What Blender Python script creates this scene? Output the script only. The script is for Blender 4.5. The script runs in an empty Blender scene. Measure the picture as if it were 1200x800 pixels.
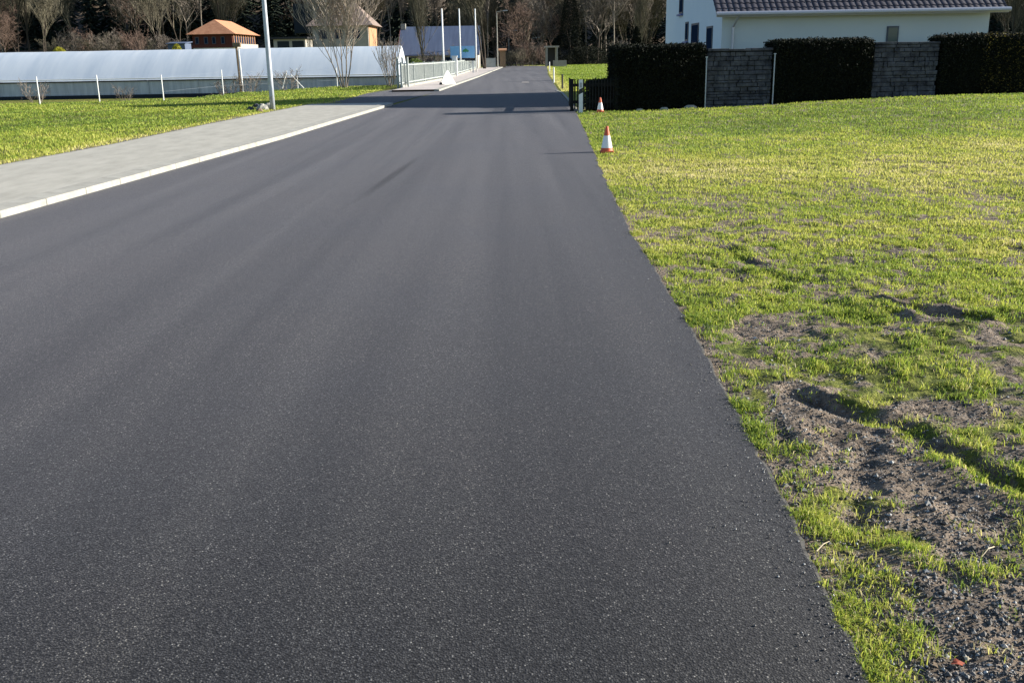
import bpy, math, random
import numpy as np
from mathutils import Vector
random.seed(7); rng = np.random.default_rng(7)
SC = bpy.context.scene; COL = SC.collection

# ------------------------------------------------------------- camera, sky, sun, exposure
F, H, ROLL = 1150., 1.65, math.radians(-1.0)
TILT = math.atan(334 / F)
SUN_AZ, SUN_EL = 10.0, 20.0            # degrees from +X towards +Y, elevation
SUN_STRENGTH, SKY_STRENGTH, EXPOSURE = 5.0, 0.072, 1.3
cd = bpy.data.cameras.new('camera'); cam = bpy.data.objects.new('camera', cd); COL.objects.link(cam)
cd.sensor_width = 36; cd.lens = 36 * F / 1200; cd.clip_start = .05; cd.clip_end = 5000
from mathutils import Matrix
cam.matrix_world = Matrix.Translation((0, 0, H)) @ Matrix.Rotation(math.pi/2 - TILT, 4, 'X') @ Matrix.Rotation(ROLL, 4, 'Z')
SC.camera = cam
W = bpy.data.worlds.new('World'); SC.world = W; W.use_nodes = True
nt = W.node_tree; bg = nt.nodes['Background']; sky = nt.nodes.new('ShaderNodeTexSky')
sky.sky_type = 'NISHITA'; sky.sun_disc = False; sky.sun_elevation = math.radians(SUN_EL)
sky.sun_rotation = math.radians(90 - SUN_AZ); sky.air_density = 1.0; sky.dust_density = .6; sky.ozone_density = 3.0
nt.links.new(sky.outputs[0], bg.inputs[0]); bg.inputs[1].default_value = SKY_STRENGTH
sl = bpy.data.lights.new('sun', 'SUN'); sl.energy = SUN_STRENGTH; sl.angle = math.radians(.5); sl.color = (1, .94, .83)
so = bpy.data.objects.new('sun', sl); COL.objects.link(so)
sd = Vector((math.cos(math.radians(SUN_AZ)) * math.cos(math.radians(SUN_EL)), math.sin(math.radians(SUN_AZ)) * math.cos(math.radians(SUN_EL)), math.sin(math.radians(SUN_EL))))
so.rotation_euler = sd.to_track_quat('Z', 'Y').to_euler(); so.location = (30, 5, 30)
SC.view_settings.view_transform = 'Standard'; SC.view_settings.look = 'None'
SC.view_settings.gamma = 1; SC.view_settings.exposure = EXPOSURE

# ------------------------------------------------------------- survey: photo bearings -> places on the land
def ray(u, v):
    a = (u - 600) / F; b = -(v - 400) / F
    x = a*math.cos(ROLL) - b*math.sin(ROLL); y = a*math.sin(ROLL) + b*math.cos(ROLL)
    c, s = math.cos(math.pi/2 - TILT), math.sin(math.pi/2 - TILT)
    return (x, c*y + s, s*y - c)
def U(u, v, z=0):
    d = ray(u, v); k = (z - H) / d[2]; return (d[0]*k, d[1]*k)
def AT(u, v, Y):
    d = ray(u, v); k = Y / d[1]; return (d[0]*k, Y, H + d[2]*k)
def XU(u, Y): return AT(u, 66, Y)[0]

# ------------------------------------------------------------- numeric noise
def _hash(ix, iy, s):
    n = (ix.astype(np.int64)*374761393 + iy.astype(np.int64)*668265263 + s*1442695041) & 0xffffffff
    n = ((n ^ (n >> 13)) * 1274126177) & 0xffffffff
    return ((n ^ (n >> 16)) & 0xffff) / 65535.0
def vnoise(x, y, s=0):
    x = np.asarray(x, float); y = np.asarray(y, float)
    ix = np.floor(x); iy = np.floor(y); fx = x-ix; fy = y-iy
    fx = fx*fx*(3-2*fx); fy = fy*fy*(3-2*fy)
    a = _hash(ix, iy, s); b = _hash(ix+1, iy, s); c = _hash(ix, iy+1, s); d = _hash(ix+1, iy+1, s)
    return (a*(1-fx)+b*fx)*(1-fy) + (c*(1-fx)+d*fx)*fy
def fbm(x, y, s=0, o=4):
    t = 0; a = .5
    for i in range(o):
        t = t + a*vnoise(np.asarray(x)*2**i, np.asarray(y)*2**i, s+i*17); a *= .5
    return t / (1 - .5**o)
def sstep(a, b, x):
    t = np.clip((np.asarray(x, float)-a)/(b-a), 0, 1); return t*t*(3-2*t)
def table(pts):
    p = sorted([(q[1], q[0]) for q in pts]); Y = np.array([a for a, b in p]); X = np.array([b for a, b in p])
    def f(y):
        y = np.asarray(y, float); r = np.interp(y, Y, X)
        s0 = (X[1]-X[0])/(Y[1]-Y[0]); s1 = (X[-1]-X[-2])/(Y[-1]-Y[-2])
        r = np.where(y < Y[0], X[0]+(y-Y[0])*max(min(s0, .04), -.04), r)
        return np.where(y > Y[-1], X[-1]+(y-Y[-1])*s1*.6 - np.maximum(y-165, 0)**2*.02, r)
    return f
_re = table([U(1020, 800), U(905, 560), U(845, 450), U(800, 370), U(735, 265), U(700, 190), U(690, 165), U(673, 128), U(655, 107), (3.6, 90), (4.9, 125), U(640, 78)])
_le = table([U(0, 256), U(220, 194), U(330, 163.5), U(462, 123), U(515, 107), U(560, 91), U(590, 79)])
_sw = table([(-8.6, 10), (-8.29, 16.17), (-7.95, 20), (-7.80, 26), (-7.43, 33.07), (-6.9, 41.9)])
def road_r(y): return _re(y) + .035*(fbm(np.asarray(y)*1.3, 0*np.asarray(y)+3, 5, 3)-.5) + .028*(fbm(np.asarray(y)*8., 0*np.asarray(y)+9, 7, 3)-.5)
road_l = _le; walk_l = _sw
_fx = np.array([-60, -40, -20.3, -18.01, -15.41, -14.5, -10.6, -6.6]); _fy = np.array([42, 43, 43.87, 44.63, 45.9, 54.0, 64.0, 66.])
def fence_y(x): return np.interp(x, _fx, _fy)

RUTS = [([U(925, 455), U(985, 470), U(1060, 497), U(1120, 528), U(1185, 560), U(1300, 600)], .042, .06),
        ([U(1025, 352), U(1085, 362), U(1145, 374)], .085, .07),
        ([U(1015, 520), U(1005, 580), U(985, 660)], .025, .06),
        ([U(850, 290), U(900, 318), U(930, 330)], .03, .06),
        ([U(905, 455), U(940, 500), U(955, 560)], -.02, .1)]
def seg_dist(x, y, poly):
    d = np.full(np.shape(x), 1e9)
    for (ax, ay), (bx, by) in zip(poly, poly[1:]):
        vx, vy = bx-ax, by-ay; t = np.clip(((x-ax)*vx+(y-ay)*vy)/(vx*vx+vy*vy), 0, 1)
        d = np.minimum(d, np.hypot(x-ax-t*vx, y-ay-t*vy))
    return d
MUD = [(U(1000, 520), .42, .75), (U(960, 480), .3, .5), (U(1150, 740), .60, .62), (U(1040, 700), .34, .5), (U(1120, 600), .3, .4), (U(1110, 480), .5, .22), (U(880, 385), .10, .35)]
def mud(x, y):
    m = 0
    for (c, rx, ry) in MUD:
        m = np.maximum(m, 1 - np.hypot((x-c[0])/rx, (y-c[1])/ry))
    m = sstep(-.25, .55, m + (fbm(x*6, y*6, 40, 3)-.5)*1.1)
    # bare strip at the asphalt edge
    e = x - road_r(y)
    m = np.maximum(m, sstep(.16, .02, e + (fbm(x*7, y*3, 44, 3)-.5)*.3) * sstep(22, 6, y) * .9)
    return m
def height(x, y):
    x = np.asarray(x, float); y = np.asarray(y, float)
    h = .24*sstep(3.5, 15, x)*sstep(10, 30, y)*(1-sstep(50, 75, y))
    # lawn relief, near
    e = x - road_r(y); le = walk_l(y) - x
    fade = sstep(.0, .35, e)*(y > -5)
    h = h + fade*(.055*(fbm(x*1.1, y*1.1, 3)-.5) + .05*(fbm(x*4, y*4, 9, 3)-.5)*(1-sstep(14, 30, y)) + .038*(fbm(x*12, y*12, 12, 4)-.5)*(1-sstep(7, 12, y)))
    for poly, dep, w in RUTS:
        d = seg_dist(x, y, poly); w2 = w*(.55+1.0*vnoise(x*6, y*6, 77)); dep_ = dep*(.35+1.0*vnoise(x*3.2, y*3.2, 78))
        h = h - fade*dep_*np.exp(-(d/w2)**2) + fade*.35*dep_*np.exp(-((d-2*w2)/w2)**2)
    h = h + (le > .2)*(y < 80)*sstep(.2, 1, le)*.08*(fbm(x*.8, y*.8, 21)-.5)
    h = h - .016
    h = h + .09*sstep(-.75, -.3, le)*(1-sstep(37, 41, y))*(y > -25)*(1-sstep(1.5, 6, le)*.6)
    fy = fence_y(x); L = sstep(-6.2, -9, x)
    h = h - .55*L*sstep(1.0, 5, y-fy)
    h = h + .035*np.clip(y-85, 0, 140)*sstep(-12, -30, x)
    s = sstep(215, 245, y)
    h = h + s*.42*np.clip(y-215, 0, 260) + s*6*(fbm(x*.02, y*.02, 31)-.5)
    return h
def hz(x, y): return float(height(np.array([x]), np.array([y]))[0])

# ------------------------------------------------------------- helpers
def tag(o, label=None, cat=None, group=None, kind=None):
    if label: o['label'] = label
    if cat: o['category'] = cat
    if group: o['group'] = group
    if kind: o['kind'] = kind
    return o
def root(name, loc, label, cat, group=None):
    o = bpy.data.objects.new(name, None); COL.objects.link(o); o.location = loc; o.empty_display_size = .2
    return tag(o, label, cat, group)
def np_mesh(name, verts, faces, mat, parent=None, attr=None, smooth=False, org=None):
    """verts Nx3 ndarray, faces MxK ndarray (K=3 or 4)"""
    verts = np.asarray(verts, np.float32).copy(); faces = np.asarray(faces, np.int32)
    if parent is not None and org is None: org = parent.location
    if org is not None: verts -= np.array(org, np.float32)
    me = bpy.data.meshes.new(name); me.vertices.add(len(verts)); me.vertices.foreach_set('co', verts.ravel())
    k = faces.shape[1]; me.loops.add(faces.size); me.loops.foreach_set('vertex_index', faces.ravel())
    me.polygons.add(len(faces)); me.polygons.foreach_set('loop_start', np.arange(0, faces.size, k, dtype=np.int32))
    me.polygons.foreach_set('use_smooth', np.full(len(faces), bool(smooth)))
    if attr is not None:
        a = me.attributes.new('tone', 'FLOAT', 'POINT'); a.data.foreach_set('value', np.asarray(attr, np.float32))
    me.materials.append(mat); me.update(calc_edges=True)
    o = bpy.data.objects.new(name, me); COL.objects.link(o)
    if parent is not None: o.parent = parent
    return o
class MB:
    def __init__(s): s.v = []; s.f = []
    def face(s, pts):
        n = len(s.v); s.v += [tuple(p) for p in pts]; s.f.append(tuple(range(n, n+len(pts)))); return s
    def hexa(s, p):   # 8 points: bottom 4 ccw, top 4 ccw
        n = len(s.v); s.v += [tuple(q) for q in p]
        for f in ((3, 2, 1, 0), (4, 5, 6, 7), (0, 1, 5, 4), (1, 2, 6, 5), (2, 3, 7, 6), (3, 0, 4, 7)): s.f.append(tuple(n+i for i in f))
        return s
    def box(s, x0, x1, y0, y1, z0, z1):
        return s.hexa([(x0, y0, z0), (x1, y0, z0), (x1, y1, z0), (x0, y1, z0), (x0, y0, z1), (x1, y0, z1), (x1, y1, z1), (x0, y1, z1)])
    def obox(s, c, ang, lx, ly, z0, z1):  # oriented box centred on c (xy)
        ca, sa = math.cos(ang), math.sin(ang)
        q = [(c[0]+ca*a-sa*b, c[1]+sa*a+ca*b) for a, b in ((-lx/2, -ly/2), (lx/2, -ly/2), (lx/2, ly/2), (-lx/2, ly/2))]
        return s.hexa([(x, y, z0) for x, y in q]+[(x, y, z1) for x, y in q])
    def tube(s, pts, rs, n=8):
        if not hasattr(rs, '__len__'): rs = [rs]*len(pts)
        st = len(s.v); pts = [Vector(p) for p in pts]
        for i, p in enumerate(pts):
            d = (pts[min(i+1, len(pts)-1)]-pts[max(i-1, 0)]).normalized()
            a = d.cross(Vector((0, 1, 0))) if abs(d.y) < .9 else d.cross(Vector((1, 0, 0)))
            a.normalize(); b = d.cross(a)
            for k in range(n):
                t = 2*math.pi*k/n; s.v.append(tuple(p+(a*math.cos(t)+b*math.sin(t))*rs[i]))
        for i in range(len(pts)-1):
            for k in range(n):
                k2 = (k+1) % n; s.f.append((st+i*n+k, st+i*n+k2, st+(i+1)*n+k2, st+(i+1)*n+k))
        s.f.append(tuple(st+k for k in range(n))[::-1]); s.f.append(tuple(st+(len(pts)-1)*n+k for k in range(n)))
        return s
    def build(s, name, mat, parent=None, bevel=0, smooth=False):
        me = bpy.data.meshes.new(name); o_ = parent.location if parent is not None else Vector((0, 0, 0))
        if parent is not None and parent.parent is not None: o_ = parent.parent.location + parent.location
        me.from_pydata([(a-o_[0], b-o_[1], c-o_[2]) for a, b, c in s.v], [], s.f); me.materials.append(mat)
        if smooth:
            for p in me.polygons: p.use_smooth = True
        o = bpy.data.objects.new(name, me); COL.objects.link(o)
        if parent is not None: o.parent = parent
        if bevel:
            m = o.modifiers.new('bevel', 'BEVEL'); m.width = bevel; m.segments = 2; m.limit_method = 'ANGLE'
        return o
def copy_tree(o, parent=None):
    c = o.copy(); COL.objects.link(c); c.parent = parent
    for ch in [k for k in ALLCH.get(o.name, [])]: copy_tree(ch, c)
    return c
ALLCH = {}
def reg(o, *kids): ALLCH[o.name] = list(kids); return o

# ------------------------------------------------------------- materials
def mat(name, col=(.5, .5, .5), rough=.8, spec=.5, noise=None, bump=None, metal=0, col2=None, coords='Object', streak=None):
    m = bpy.data.materials.new(name); m.use_nodes = True; n = m.node_tree.nodes; l = m.node_tree.links
    b = n['Principled BSDF']; b.inputs['Base Color'].default_value = (*col, 1); b.inputs['Roughness'].default_value = rough
    b.inputs['Specular IOR Level'].default_value = spec; b.inputs['Metallic'].default_value = metal
    tc = n.new('ShaderNodeTexCoord')
    if noise:
        t = n.new('ShaderNodeTexNoise'); t.inputs['Scale'].default_value = noise; t.inputs['Detail'].default_value = 6; t.inputs['Roughness'].default_value = .65
        if streak:
            mp = n.new('ShaderNodeMapping'); mp.inputs['Scale'].default_value = streak; l.new(tc.outputs[coords], mp.inputs[0]); l.new(mp.outputs[0], t.inputs['Vector'])
        else: l.new(tc.outputs[coords], t.inputs['Vector'])
        r = n.new('ShaderNodeValToRGB'); r.color_ramp.elements[0].position = .32; r.color_ramp.elements[1].position = .68
        r.color_ramp.elements[0].color = (*col, 1); r.color_ramp.elements[1].color = (*(col2 or [min(1, c*1.35) for c in col]), 1)
        l.new(t.outputs[0], r.inputs[0]); l.new(r.outputs[0], b.inputs['Base Color'])
    if bump:
        t2 = n.new('ShaderNodeTexNoise'); t2.inputs['Scale'].default_value = bump[0]; t2.inputs['Detail'].default_value = 5; l.new(tc.outputs[coords], t2.inputs['Vector'])
        bp = n.new('ShaderNodeBump'); bp.inputs['Strength'].default_value = bump[1]; bp.inputs['Distance'].default_value = bump[2]
        l.new(t2.outputs[0], bp.inputs['Height']); l.new(bp.outputs[0], b.inputs['Normal'])
    return m
def N(m, t, **k):
    n = m.node_tree.nodes.new(t)
    for a, v in k.items():
        if a in n.inputs: n.inputs[a].default_value = v
        else: setattr(n, a, v)
    return n
def ramp(m, src, stops):
    r = m.node_tree.nodes.new('ShaderNodeValToRGB'); e = r.color_ramp.elements
    while len(e) < len(stops): e.new(.5)
    for el, (p, c) in zip(e, stops): el.position = p; el.color = (*c, 1)
    m.node_tree.links.new(src, r.inputs[0]); return r
def mixc(m, fac, a, b, mode='MIX'):
    x = m.node_tree.nodes.new('ShaderNodeMix'); x.data_type = 'RGBA'; x.blend_type = mode
    for s, i in ((fac, 0), (a, 6), (b, 7)):
        if hasattr(s, 'links'): m.node_tree.links.new(s, x.inputs[i])
        elif i: x.inputs[i].default_value = (*s, 1)
        else: x.inputs[0].default_value = s
    return x.outputs[2]

def asphalt_mat():
    m = mat('asphalt', rough=.6); n = m.node_tree.nodes; l = m.node_tree.links; b = n['Principled BSDF']
    tc = N(m, 'ShaderNodeTexCoord')
    def vec(sc, rot=0):
        q = N(m, 'ShaderNodeMapping'); q.inputs['Scale'].default_value = sc; q.inputs['Rotation'].default_value = (0, 0, rot); l.new(tc.outputs['Object'], q.inputs[0]); return q.outputs[0]
    v1 = N(m, 'ShaderNodeTexVoronoi', Scale=150.); l.new(tc.outputs['Object'], v1.inputs['Vector'])
    sp = N(m, 'ShaderNodeSeparateColor'); l.new(v1.outputs['Color'], sp.inputs[0])
    agg = ramp(m, sp.outputs[0], [(0, (.001, .001, .001)), (.4, (.008, .008, .0085)), (.7, (.032, .032, .032)), (.92, (.08, .079, .075)), (.98, (.16, .155, .145)), (1, (.32, .31, .28))])
    v2 = N(m, 'ShaderNodeTexVoronoi', Scale=330.); l.new(tc.outputs['Object'], v2.inputs['Vector'])
    sp2 = N(m, 'ShaderNodeSeparateColor'); l.new(v2.outputs['Color'], sp2.inputs[0])
    agg2 = ramp(m, sp2.outputs[1], [(0, (.001, .001, .001)), (.5, (.012, .012, .013)), (1, (.075, .075, .073))])
    c = mixc(m, .4, agg.outputs[0], agg2.outputs[0])
    gap = ramp(m, v1.outputs['Distance'], [(.2, (1.5, 1.49, 1.45)), (.7, (.04, .04, .04))]); c = mixc(m, 1, c, gap.outputs[0], 'MULTIPLY')
    # longitudinal lanes of the paver and broad cloudy wear
    nl = N(m, 'ShaderNodeTexNoise', Scale=1., Detail=4.); l.new(vec((2.0, .05, 1), math.radians(2.0)), nl.inputs['Vector'])
    rl = ramp(m, nl.outputs[0], [(.28, (.74, .74, .78)), (.5, (.95, .94, .96)), (.72, (1.18, 1.16, 1.12))])
    c = mixc(m, 1, c, rl.outputs[0], 'MULTIPLY')
    nc = N(m, 'ShaderNodeTexNoise', Scale=.45, Detail=5.); l.new(tc.outputs['Object'], nc.inputs['Vector'])
    rc = ramp(m, nc.outputs[0], [(.3, (.80, .86, .96)), (.52, (1, 1, .99)), (.75, (1.16, 1.08, 1.08))])
    c = mixc(m, 1, c, rc.outputs[0], 'MULTIPLY')
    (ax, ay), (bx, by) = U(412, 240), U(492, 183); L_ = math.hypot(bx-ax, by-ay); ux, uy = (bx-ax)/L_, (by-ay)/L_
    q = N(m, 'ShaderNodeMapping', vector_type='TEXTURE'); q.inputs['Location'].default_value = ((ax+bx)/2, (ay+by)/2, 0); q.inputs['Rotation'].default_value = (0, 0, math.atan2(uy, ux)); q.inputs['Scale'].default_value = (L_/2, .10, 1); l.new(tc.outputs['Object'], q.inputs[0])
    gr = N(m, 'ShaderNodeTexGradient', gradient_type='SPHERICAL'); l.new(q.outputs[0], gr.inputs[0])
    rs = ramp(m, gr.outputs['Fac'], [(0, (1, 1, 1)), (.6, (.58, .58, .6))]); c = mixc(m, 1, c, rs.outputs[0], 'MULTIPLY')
    l.new(c, b.inputs['Base Color'])
    sh = N(m, 'ShaderNodeMapRange'); sh.inputs[1].default_value = .3; sh.inputs[2].default_value = .7; sh.inputs[3].default_value = .07; sh.inputs[4].default_value = .10; l.new(nl.outputs[0], sh.inputs[0]); shm = N(m, 'ShaderNodeMath', operation='MULTIPLY'); l.new(sh.outputs[0], shm.inputs[0]); l.new(rs.outputs[0], shm.inputs[1]); l.new(shm.outputs[0], b.inputs['Sheen Weight']); b.inputs['Sheen Roughness'].default_value = .4; b.inputs['Sheen Tint'].default_value = (.85, .85, 1, 1)
    rr = N(m, 'ShaderNodeMapRange'); rr.inputs[1].default_value = .3; rr.inputs[2].default_value = .7; rr.inputs[3].default_value = .68; rr.inputs[4].default_value = .78
    l.new(nl.outputs[0], rr.inputs[0]); l.new(rr.outputs[0], b.inputs['Roughness'])
    bp = N(m, 'ShaderNodeBump', Strength=.6, Distance=.0035); l.new(v1.outputs['Distance'], bp.inputs['Height']); bp.invert = True
    bp2 = N(m, 'ShaderNodeBump', Strength=.12, Distance=.001); n3 = N(m, 'ShaderNodeTexNoise', Scale=160., Detail=3.); l.new(tc.outputs['Object'], n3.inputs['Vector'])
    l.new(n3.outputs[0], bp2.inputs['Height']); l.new(bp.outputs[0], bp2.inputs['Normal']); l.new(bp2.outputs[0], b.inputs['Normal'])
    b.inputs['Specular IOR Level'].default_value = .35
    return m
M_asph = asphalt_mat()

def ground_mat():
    m = mat('soil and turf', rough=.95, spec=.2); n = m.node_tree.nodes; l = m.node_tree.links; b = n['Principled BSDF']
    tc = N(m, 'ShaderNodeTexCoord'); at = N(m, 'ShaderNodeAttribute', attribute_name='tone')   # 0 turf .. 1 bare
    def noise(s, d=5.):
        t = N(m, 'ShaderNodeTexNoise', Scale=s, Detail=d); t.inputs['Roughness'].default_value = .65; l.new(tc.outputs['Object'], t.inputs['Vector']); return t.outputs[0]
    t1 = ramp(m, noise(9.), [(.3, (.04, .04, .014)), (.5, (.13, .14, .03)), (.7, (.28, .27, .07))])
    t2 = ramp(m, noise(.35), [(.35, (.75, .95, .7)), (.65, (1.3, 1.15, .95))])
    turf = mixc(m, 1, t1.outputs[0], t2.outputs[0], 'MULTIPLY')
    v = N(m, 'ShaderNodeTexVoronoi', Scale=75.); l.new(tc.outputs['Object'], v.inputs['Vector'])
    sp = N(m, 'ShaderNodeSeparateColor'); l.new(v.outputs['Color'], sp.inputs[0])
    peb = ramp(m, sp.outputs[0], [(0, (.06, .054, .046)), (.6, (.14, .128, .11)), (.9, (.26, .245, .22)), (1, (.45, .43, .40))])
    so_ = ramp(m, noise(7.), [(.3, (.09, .066, .047)), (.7, (.37, .275, .195))])
    bare = mixc(m, .68, peb.outputs[0], so_.outputs[0])
    fac = N(m, 'ShaderNodeMath', operation='ADD'); l.new(at.outputs['Fac'], fac.inputs[0])
    q = N(m, 'ShaderNodeMath', operation='MULTIPLY_ADD'); q.inputs[1].default_value = .5; q.inputs[2].default_value = -.25; l.new(noise(14.), q.inputs[0]); l.new(q.outputs[0], fac.inputs[1])
    fr = ramp(m, fac.outputs[0], [(.3, (0, 0, 0)), (.6, (1, 1, 1))])
    l.new(mixc(m, fr.outputs[0], turf, bare), b.inputs['Base Color'])
    bp = N(m, 'ShaderNodeBump', Strength=.8, Distance=.012); l.new(v.outputs['Distance'], bp.inputs['Height']); bp.invert = True
    bp2 = N(m, 'ShaderNodeBump', Strength=.9, Distance=.04); l.new(noise(22., 8.), bp2.inputs['Height']); l.new(bp.outputs[0], bp2.inputs['Normal']); l.new(bp2.outputs[0], b.inputs['Normal'])
    return m
M_ground = ground_mat()

def leaf_mat(name, stops, transl=.35, rough=.6):
    m = bpy.data.materials.new(name); m.use_nodes = True; n = m.node_tree.nodes; l = m.node_tree.links
    b = n['Principled BSDF']; b.inputs['Roughness'].default_value = rough; b.inputs['Specular IOR Level'].default_value = .3
    at = N(m, 'ShaderNodeAttribute', attribute_name='tone'); r = ramp(m, at.outputs['Fac'], stops)
    l.new(r.outputs[0], b.inputs['Base Color'])
    if transl:
        t = n.new('ShaderNodeBsdfTranslucent'); l.new(r.outputs[0], t.inputs[0]); mx = n.new('ShaderNodeMixShader'); mx.inputs[0].default_value = transl
        l.new(b.outputs[0], mx.inputs[1]); l.new(t.outputs[0], mx.inputs[2]); l.new(mx.outputs[0], n['Material Output'].inputs[0])
    return m
M_grass = leaf_mat('grass blades', [(0, (.09, .15, .025)), (.28, (.25, .34, .045)), (.55, (.45, .47, .08)), (.78, (.58, .54, .17)), (1, (.66, .56, .34))], .45)
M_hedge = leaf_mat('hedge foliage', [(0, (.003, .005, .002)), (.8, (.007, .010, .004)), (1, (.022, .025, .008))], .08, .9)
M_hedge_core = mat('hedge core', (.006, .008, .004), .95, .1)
M_fir = leaf_mat('fir needles', [(0, (.006, .012, .008)), (.8, (.013, .022, .013)), (1, (.035, .045, .02))], 0, .9)  # shade of the hillside put into the near-black needle colour
M_twig = leaf_mat('bare twigs', [(0, (.06, .05, .042)), (.6, (.15, .125, .105)), (1, (.27, .23, .19))], 0, .9)
M_twig_r = leaf_mat('reddish twigs', [(0, (.06, .04, .032)), (.6, (.15, .10, .078)), (1, (.26, .18, .14))], 0, .9)
M_twig_g = leaf_mat('mossy twigs', [(0, (.04, .037, .027)), (.6, (.11, .098, .068)), (1, (.21, .185, .13))], 0, .9)
M_twig_l = leaf_mat('pale bark', [(0, (.2, .17, .14)), (.6, (.38, .32, .26)), (1, (.55, .48, .4))], 0, .85)
M_bark = mat('bark', (.05, .04, .032), .95, .2, noise=6, bump=(20, .6, .03))
M_twig_b = mat('weed stem', (.16, .135, .11), .9, .2, noise=6)
M_bark_l = mat('pale bark trunk', (.2, .17, .14), .9, .2, noise=6, bump=(20, .6, .03))
M_conc = mat('pavement concrete', (.33, .315, .27), .88, .3, noise=2.5, col2=(.43, .41, .355), bump=(120, .4, .004), streak=(1.6, .6, 1))
M_kerb = mat('kerb granite', (.25, .243, .215), .85, .3, noise=5, col2=(.35, .342, .305), bump=(140, .5, .003))
M_galv = mat('galvanised steel', (.33, .36, .4), .45, .6, noise=3, metal=.35)
M_white = mat('white paint', (.74, .74, .72), .55, .4, noise=5, col2=(.82, .82, .8))
M_black = mat('black plastic', (.02, .02, .022), .5, .4)
M_orange = mat('orange red plastic', (.55, .085, .035), .55, .4, noise=8, col2=(.68, .14, .06))
M_refl = mat('white reflective band', (.8, .8, .8), .35, .5)
M_film = mat('greenhouse film', (.56, .64, .73), .5, .4, noise=.8, col2=(.72, .78, .84), streak=(2.2, .25, .25))
_n = M_film.node_tree.nodes; _l = M_film.node_tree.links; _t = _n.new('ShaderNodeBsdfTranslucent'); _t.inputs[0].default_value = (.78, .85, .92, 1); _m = _n.new('ShaderNodeMixShader'); _m.inputs[0].default_value = .22
_l.new(_n['Principled BSDF'].outputs[0], _m.inputs[1]); _l.new(_t.outputs[0], _m.inputs[2]); _l.new(_m.outputs[0], _n['Material Output'].inputs[0])
M_sidef = mat('ventilation netting', (.36, .38, .40), .7, .3, noise=1.2, col2=(.55, .56, .58), streak=(3.5, 1, .4))
M_dark = mat('dark gap', (.015, .015, .018), .7)
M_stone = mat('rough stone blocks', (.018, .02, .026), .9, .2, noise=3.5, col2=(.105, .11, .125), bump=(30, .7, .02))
M_mortar = mat('mortar', (.025, .03, .035), .95, .2)
M_render = mat('white render', (.54, .59, .58), .9, .25, noise=.4, col2=(.60, .64, .62), bump=(150, .15, .003))
M_render_sky = mat('sky-lit white render', (.62, .69, .74), .9, .25, noise=.4, col2=(.68, .74, .78), bump=(150, .15, .003))  # bluish sky light on the gable side, put into the render colour
M_tile = mat('purple grey roof tiles', (.022, .022, .032), .7, .3, noise=5, col2=(.058, .054, .07))
M_gutter = mat('zinc gutter', (.45, .46, .5), .4, .5, metal=.4)
M_frame = mat('window frame', (.06, .07, .09), .5)
M_glass = mat('window glass', (.015, .025, .05), .5, 0)
M_sill = mat('blue sill', (.08, .12, .3), .5)
M_timber = mat('dark red timber', (.07, .022, .018), .85, .2, noise=1.5, col2=(.12, .04, .03), streak=(8, 8, .4))
M_timb_o = mat('orange timber', (.32, .16, .085), .8, .2, noise=1.5, col2=(.44, .26, .15), streak=(6, 6, .4))
M_otile = mat('orange clay tiles', (.36, .16, .085), .8, .3, noise=1.5, col2=(.50, .25, .14), bump=(4, .5, .05))
M_btile = mat('brown tiles', (.15, .11, .095), .85, .3, noise=1.5, col2=(.26, .2, .17), bump=(4, .5, .05))
M_beige = mat('beige render', (.32, .29, .25), .9, .2, noise=.8, col2=(.42, .38, .33))
M_metalroof = mat('blue grey sheet roof', (.065, .085, .14), .55, .4, noise=.3, col2=(.10, .13, .20), streak=(6, .5, .5))
M_pfence = mat('dark picket wood', (.008, .009, .009), .85, .15, noise=10, col2=(.02, .021, .02))
M_wood = mat('weathered wood', (.16, .12, .08), .9, .2, noise=5, bump=(30, .6, .01))
M_sign = mat('sign blue', (.22, .48, .78), .5, .4, noise=2, col2=(.30, .55, .82))
M_logo = mat('sign logo green', (.06, .30, .10), .5)
M_slat = mat('white fence slats', (.30, .335, .32), .7, .3, noise=2, col2=(.40, .43, .41))
M_gravel = leaf_mat('gravel', [(0, (.05, .045, .04)), (.5, (.14, .13, .12)), (.9, (.28, .27, .25)), (1, (.5, .5, .48))], 0, .85)
M_leafred = mat('dry red leaf', (.22, .035, .02), .6, .3, noise=60, col2=(.35, .09, .04))
M_strow = mat('old straw', (.5, .42, .28), .8)
M_crete = mat('joint sand', (.07, .066, .06), .95, .2, noise=30, col2=(.19, .18, .16))

# ------------------------------------------------------------- ground sheet
def axis(segs):
    out = [segs[0][0]]
    for a, b, s in segs:
        n = max(1, int(round((b-a)/s))); out += list(np.linspace(a, b, n+1)[1:])
    return np.array(out)
gx = axis([(-1600, -200, 60), (-200, -60, 5), (-60, -24, 1.5), (-24, .7, .45), (.7, 3.3, .014), (3.3, 5.5, .035), (5.5, 9, .1), (9, 30, .35), (30, 80, 2.5), (80, 200, 6), (200, 1600, 60)])
gy = axis([(-400, -20, 30), (-20, 1.8, 1), (1.8, 6.8, .016), (6.8, 10, .035), (10, 16, .1), (16, 80, .45), (80, 215, 3), (215, 300, 4), (300, 500, 15), (500, 1800, 80)])
X, Y = np.meshgrid(gx, gy); Z = height(X, Y)
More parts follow.
